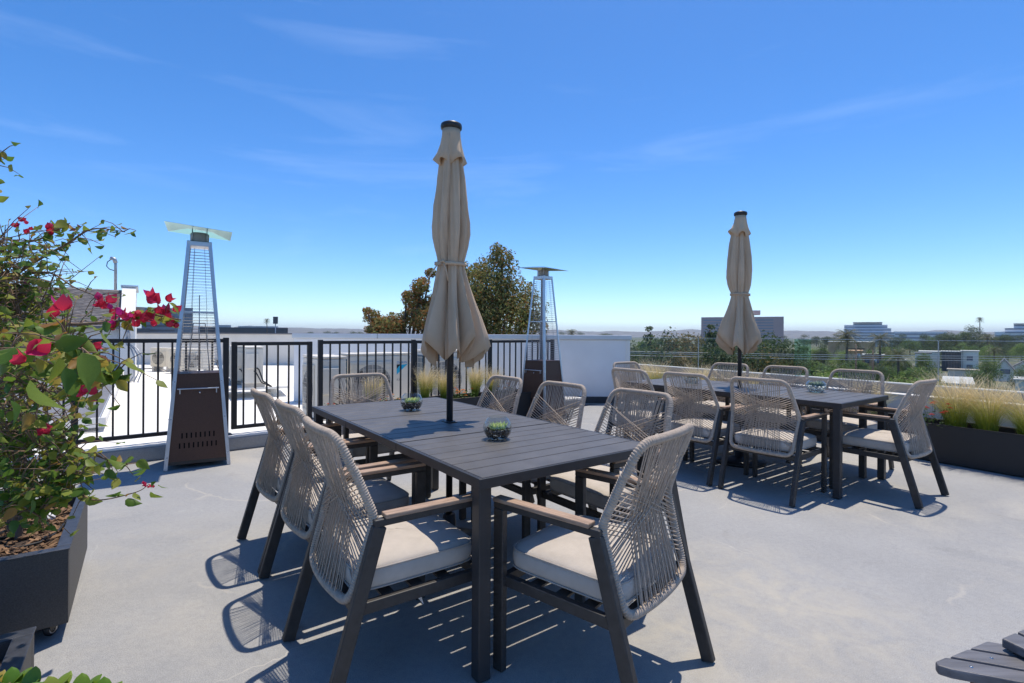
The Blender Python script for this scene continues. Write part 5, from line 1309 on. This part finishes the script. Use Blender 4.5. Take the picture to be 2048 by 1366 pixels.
# ------------------------------------------------------------------ buildings of the town
def block(name, u0, u1, vtop, Y, depth, wall, label, bands=0, bandm='office_glass', vb0=None, vb1=None, ang=0., steps=None, piers=None):
    a, b = un(u0, vtop, Y=Y), un(u1, vtop, Y=Y); W = b.x-a.x; H = a.z-GZ
    th = math.atan2((a.x+b.x)/2, Y); W *= math.cos(th)                  # the front faces the deck
    root = empty(name, Vector(((a.x+b.x)/2+math.sin(th)*depth/2, Y+math.cos(th)*depth/2, GZ)), -th)
    tiers = steps or [(0, 1, H)]; zlow = 0.
    for kq, (f0, f1, h) in enumerate(sorted(tiers, key=lambda t: t[2])):      # each storey group set back from the one below
        m = MB(); m.box((W*((f0+f1)/2-.5), kq*1.2, (zlow+h)/2), (W*(f1-f0), depth-kq*2.4, h-zlow)); m.build('wall', wall, root); zlow = h
    m = MB(); m.box((W*((tiers[0][0]+tiers[0][1])/2-.5), 0, tiers[0][2]+H*.008), (W*(tiers[0][1]-tiers[0][0])*1.01, depth*.9, H*.016)); m.build('roof', 'roof_pale' if wall != 'office_dark' else 'office_dark', root)
    zt = H-(un(0, vb0 or vtop+6, Y=Y).z*0)
    if bands:
        for k in range(bands):
            h = H*(.95-.80*(k+.5)/bands); kq = sum(1 for t in tiers if t[2] <= h) if steps else 0
            for (f0, f1, hh) in tiers[-1:] if steps else tiers:
                x0_, x1_ = (-.5+.03, .5-.03) if not piers else piers
                if steps:
                    ok = [t for t in tiers if t[2] > h+H*.03]
                    if not ok: continue
                    x0_, x1_ = min(t[0] for t in ok)-.5+.01, max(t[1] for t in ok)-.5-.01
                m = MB(); m.box((W*(x0_+x1_)/2, -depth/2+kq*2.4-.05, h), (W*(x1_-x0_), .3, H*.80/bands*.42)); m.build('window_band', bandm, root)
    tag(root, label, 'building'); return root
pk = block('office_block', 1400, 1565, 634, 420, 60, 'office_pink', 'wide pinkish office block with dark window bands behind the second parasol', 9, 'office_glass', piers=(-.47, .38))
m = MB(); m.box((8, 0, 30.6), (14, 18, 3.5)); m.build('roof_plant', 'office_pink', pk)
block('office_block', 1687, 1789, 643, 520, 70, 'office_grey', 'stepped grey glass office with curved setbacks on the skyline', 7, 'office_glass', steps=[(.18, .76, 25), (0, .86, 22.5), (.0, .93, 19), (0, 1.0, 15.0)])
block('office_block', 1987, 2120, 644, 460, 60, 'office_white', 'white terraced office block at the right frame edge', 6, 'office_glass', steps=[(.30, 1.0, 23), (.16, 1.0, 19), (0, 1.0, 15.5)])
block('office_block', 1786, 1892, 663, 600, 50, 'office_white', 'long low white block on the skyline between the stepped office and the trees', 3, 'office_glass')
block('office_tower', 284, 352, 616, 520, 50, 'glass_dark', 'dark blue glass tower behind the bougainvillea flowers', 6, 'office_dark')
block('office_tower', 345, 386, 616, 620, 40, 'glass_dark', 'slim dark tower seen through the near heater', 0)
block('low_block', 268, 300, 657, 480, 40, 'office_dark', 'low dark block at the left foot of the glass tower')
dk = block('low_block', 400, 579, 655, 330, 60, 'office_dark', 'long dark low building on the horizon right of the near heater')
for x, w_, h in ((-13, 9, 2.4), (2, 12, 1.8), (14, 14, 1.9)):
    m = MB(); m.box((x, 0, 13.3+h/2), (w_, 10, h)); m.build('roof_plant', 'roof_pale', dk)
p = un(551, 650, Y=300); sp_ = empty('pole_sign', Vector((p.x, 300, GZ))); m = MB(); m.tube([(0, 0, 0), (0, 0, 17)], .25, 8); m.build('pole', 'galv', sp_); m = MB(); m.box((0, 0, 18), (2.6, .8, 4.2)); m.build('panel', 'office_dark', sp_); tag(sp_, 'small dark sign panel on a pole above the long dark building', 'sign')

def house(name, u0, u1, veave, vbase, wall, roofm, label, gable=None, depth=9., wins=(), flat=True, Y=None, extra=None):
    Y = Y or FPX*(CH-GZ)/(vbase-Y0-(u0-1024)*.0058); a, b = un(u0, veave, Y=Y), un(u1, veave, Y=Y); W = b.x-a.x; H = a.z-GZ
    th = math.atan2((a.x+b.x)/2, Y); W *= math.cos(th)
    root = empty(name, Vector(((a.x+b.x)/2+math.sin(th)*depth/2, Y+math.cos(th)*depth/2, GZ)), -th)
    m = MB(); m.box((0, 0, H/2), (W, depth, H)); m.build('wall', wall, root)
    if gable:
        m = MB(); e = .35; m.add([(-W/2, -depth/2+.003, H), (W/2, -depth/2+.003, H), (0, -depth/2+.003, H+gable), (-W/2, -depth/2+.3, H), (W/2, -depth/2+.3, H), (0, -depth/2+.3, H+gable)], [(0,1,2), (5,4,3), (0,3,4,1), (1,4,5,2), (2,5,3,0)]); m.build('gable', wall, root)
        for s in (-1, 1):
            m = MB(); sl = gable/(W/2); A = [(0, -depth/2-e, H+gable+.05), (s*(W/2+.5), -depth/2-e, H-.5*sl+.05), (s*(W/2+.5), depth/2+e, H-.5*sl+.05), (0, depth/2+e, H+gable+.05)]
            m.add(A+[(x, y, z+.18) for x, y, z in A], [(0,1,2,3), (7,6,5,4), (0,4,5,1), (1,5,6,2), (2,6,7,3), (3,7,4,0)]); m.build('roof', roofm, root)
    else:
        m = MB(); m.box((0, 0, H+.12), (W+.5, depth+.5, .24)); m.build('roof', roofm, root)
    for (fx, fz, fw, fh) in wins:
        m = MB(); m.box((W*(fx-.5), -depth/2-.02, H*fz), (W*fw, .12, H*fh)); wn = m.build('window', 'office_dark', root)
        m = MB(); m.box((W*(fx-.5), -depth/2-.09, H*fz), (W*fw*.9, .02, H*fh*.9)); m.build('pane', 'glass_dark', wn)
    tag(root, label, 'house'); return root
house('modern_house', 1922, 1957, 703, 738, 'white_paint', 'roof_pale', 'white boxy modern house with two stacked windows beyond the glass', wins=((.5, .66, .34, .25), (.5, .22, .34, .25)), Y=150)
h = house('modern_house', 1883, 1922, 704, 738, 'office_dark', 'roof_pale', 'dark slatted wing beside the white modern house', Y=152)
for k in range(9):
    m = MB(); m.box((-2.6+.65*k, -4.56, 3.4), (.08, .1, 6.4)); m.build('fin', 'roof_grey', h)
house('garden_house', 1895, 1968, 741, 752, 'cream_wall', 'tan_curb', 'low tan roof in front of the white modern house', Y=126, depth=5)
house('gabled_house', 1987, 2030, 742, 757, 'white_paint', 'roof_grey', 'white gabled house with a large window at the right edge', gable=2.6, wins=((.55, .95, .45, .45),), Y=118, depth=14)
house('long_house', 2015, 2110, 740, 757, 'white_paint', 'roof_grey', 'grey roofed wing to the right of the white gabled house', gable=3.0, Y=128, depth=9)
house('terracotta_house', 1697, 1724, 703, 722, 'terracotta', 'terracotta', 'terracotta block house above the garden trees', Y=125, depth=8, wins=((.5, .7, .3, .15),))
house('terracotta_house', 1720, 1768, 711, 722, 'terracotta', 'roof_pale', 'long low terracotta wing beside the terracotta block house', Y=128, depth=8, wins=((.3, .75, .2, .2), (.7, .75, .2, .2)))
house('flat_roof_house', 1655, 1750, 684, 694, 'terracotta', 'roof_pale', 'long pale flat roof far behind the palms', Y=230, depth=25)
house('flat_roof_house', 1838, 1880, 704, 716, 'cream_wall', 'roof_pale', 'pale flat roofed house left of the glass joint', Y=170, depth=14)
house('flat_roof_house', 1788, 1812, 721, 735, 'cream_wall', 'roof_pale', 'small pale house half hidden among garden trees', Y=140, depth=8)
house('flat_roof_house', 1830, 1862, 707, 720, 'stucco', 'roof_grey', 'grey roofed house left of the pale flat roofed house', Y=160, depth=9)
house('garden_house', 2030, 2100, 762, 790, 'cream_wall', 'roof_pale', 'pale garden house at the right edge below the gabled house', Y=85, depth=8)
house('garden_house', 1885, 1945, 770, 790, 'roof_pale', 'roof_pale', 'pale flat roof right behind the glass above the grasses', Y=70, depth=16)

# utility poles, and tubes for wires reflected in the glass
def upole(u, vtop, Y, label):
    top = un(u, vtop, Y=Y); root = empty('utility_pole', Vector((top.x, Y, GZ))); H = top.z-GZ
    m = MB(); m.tube([(0, 0, -.2), (0, 0, H)], [.13, .08], 10); m.build('pole', 'bark', root); m = MB(); m.box((0, 0, H-.5), (1.8, .12, .12)); m.build('crossarm', 'bark', root); m = MB(); m.lathe([(.001, H-1.7), (.15, H-1.7), (.16, H-1.1), (.12, H-1.0), (.001, H-1.0)], 14, (.25, 0, 0)); m.build('transformer', 'galv', root)
    tag(root, label, 'utility pole', 'utility poles in the gardens'); return top
ta = upole(1712, 688, 52, 'thin dark utility pole left, standing before the terracotta house'); tb = upole(1746, 700, 56, 'utility pole with a transformer right of the terracotta block')
for k, (v0, v1) in enumerate(((703, 712), (706, 717), (711, 722))):  # tubes added beyond the glass to imitate power lines reflected in it
    a = un(1180, v0-2, Y=36); b = un(2300, v1, Y=48); mid = (a+b)/2-Vector((0, 0, .35)); pts = [a*(1-t)**2+mid*2*t*(1-t)+b*t*t for t in [i/24 for i in range(25)]]
    m = MB(); m.tube(pts, .022, 5); tag(m.build('reflected_wire', 'galv'), ('top', 'middle', 'lowest')[k]+' of three thin lines imitating wire reflections in the glass railing', 'wire', 'reflected wire lines')

# ------------------------------------------------------------------ the hazy air over the town
hm = bpy.data.materials.new('haze'); hm.use_nodes = True; hn = hm.node_tree.nodes; hn.remove(hn['Principled BSDF'])
pv_ = hn.new('ShaderNodeVolumePrincipled'); pv_.inputs['Color'].default_value = (.80, .88, 1.0, 1); pv_.inputs['Density'].default_value = HAZE; pv_.inputs['Anisotropy'].default_value = .35
hm.node_tree.links.new(pv_.outputs[0], hn['Material Output'].inputs['Volume']); MATS['haze'] = hm
m = MB(); m.box((0, 0, 65), (20000, 20000, 150)); tag(m.build('haze', 'haze'), kind='stuff')
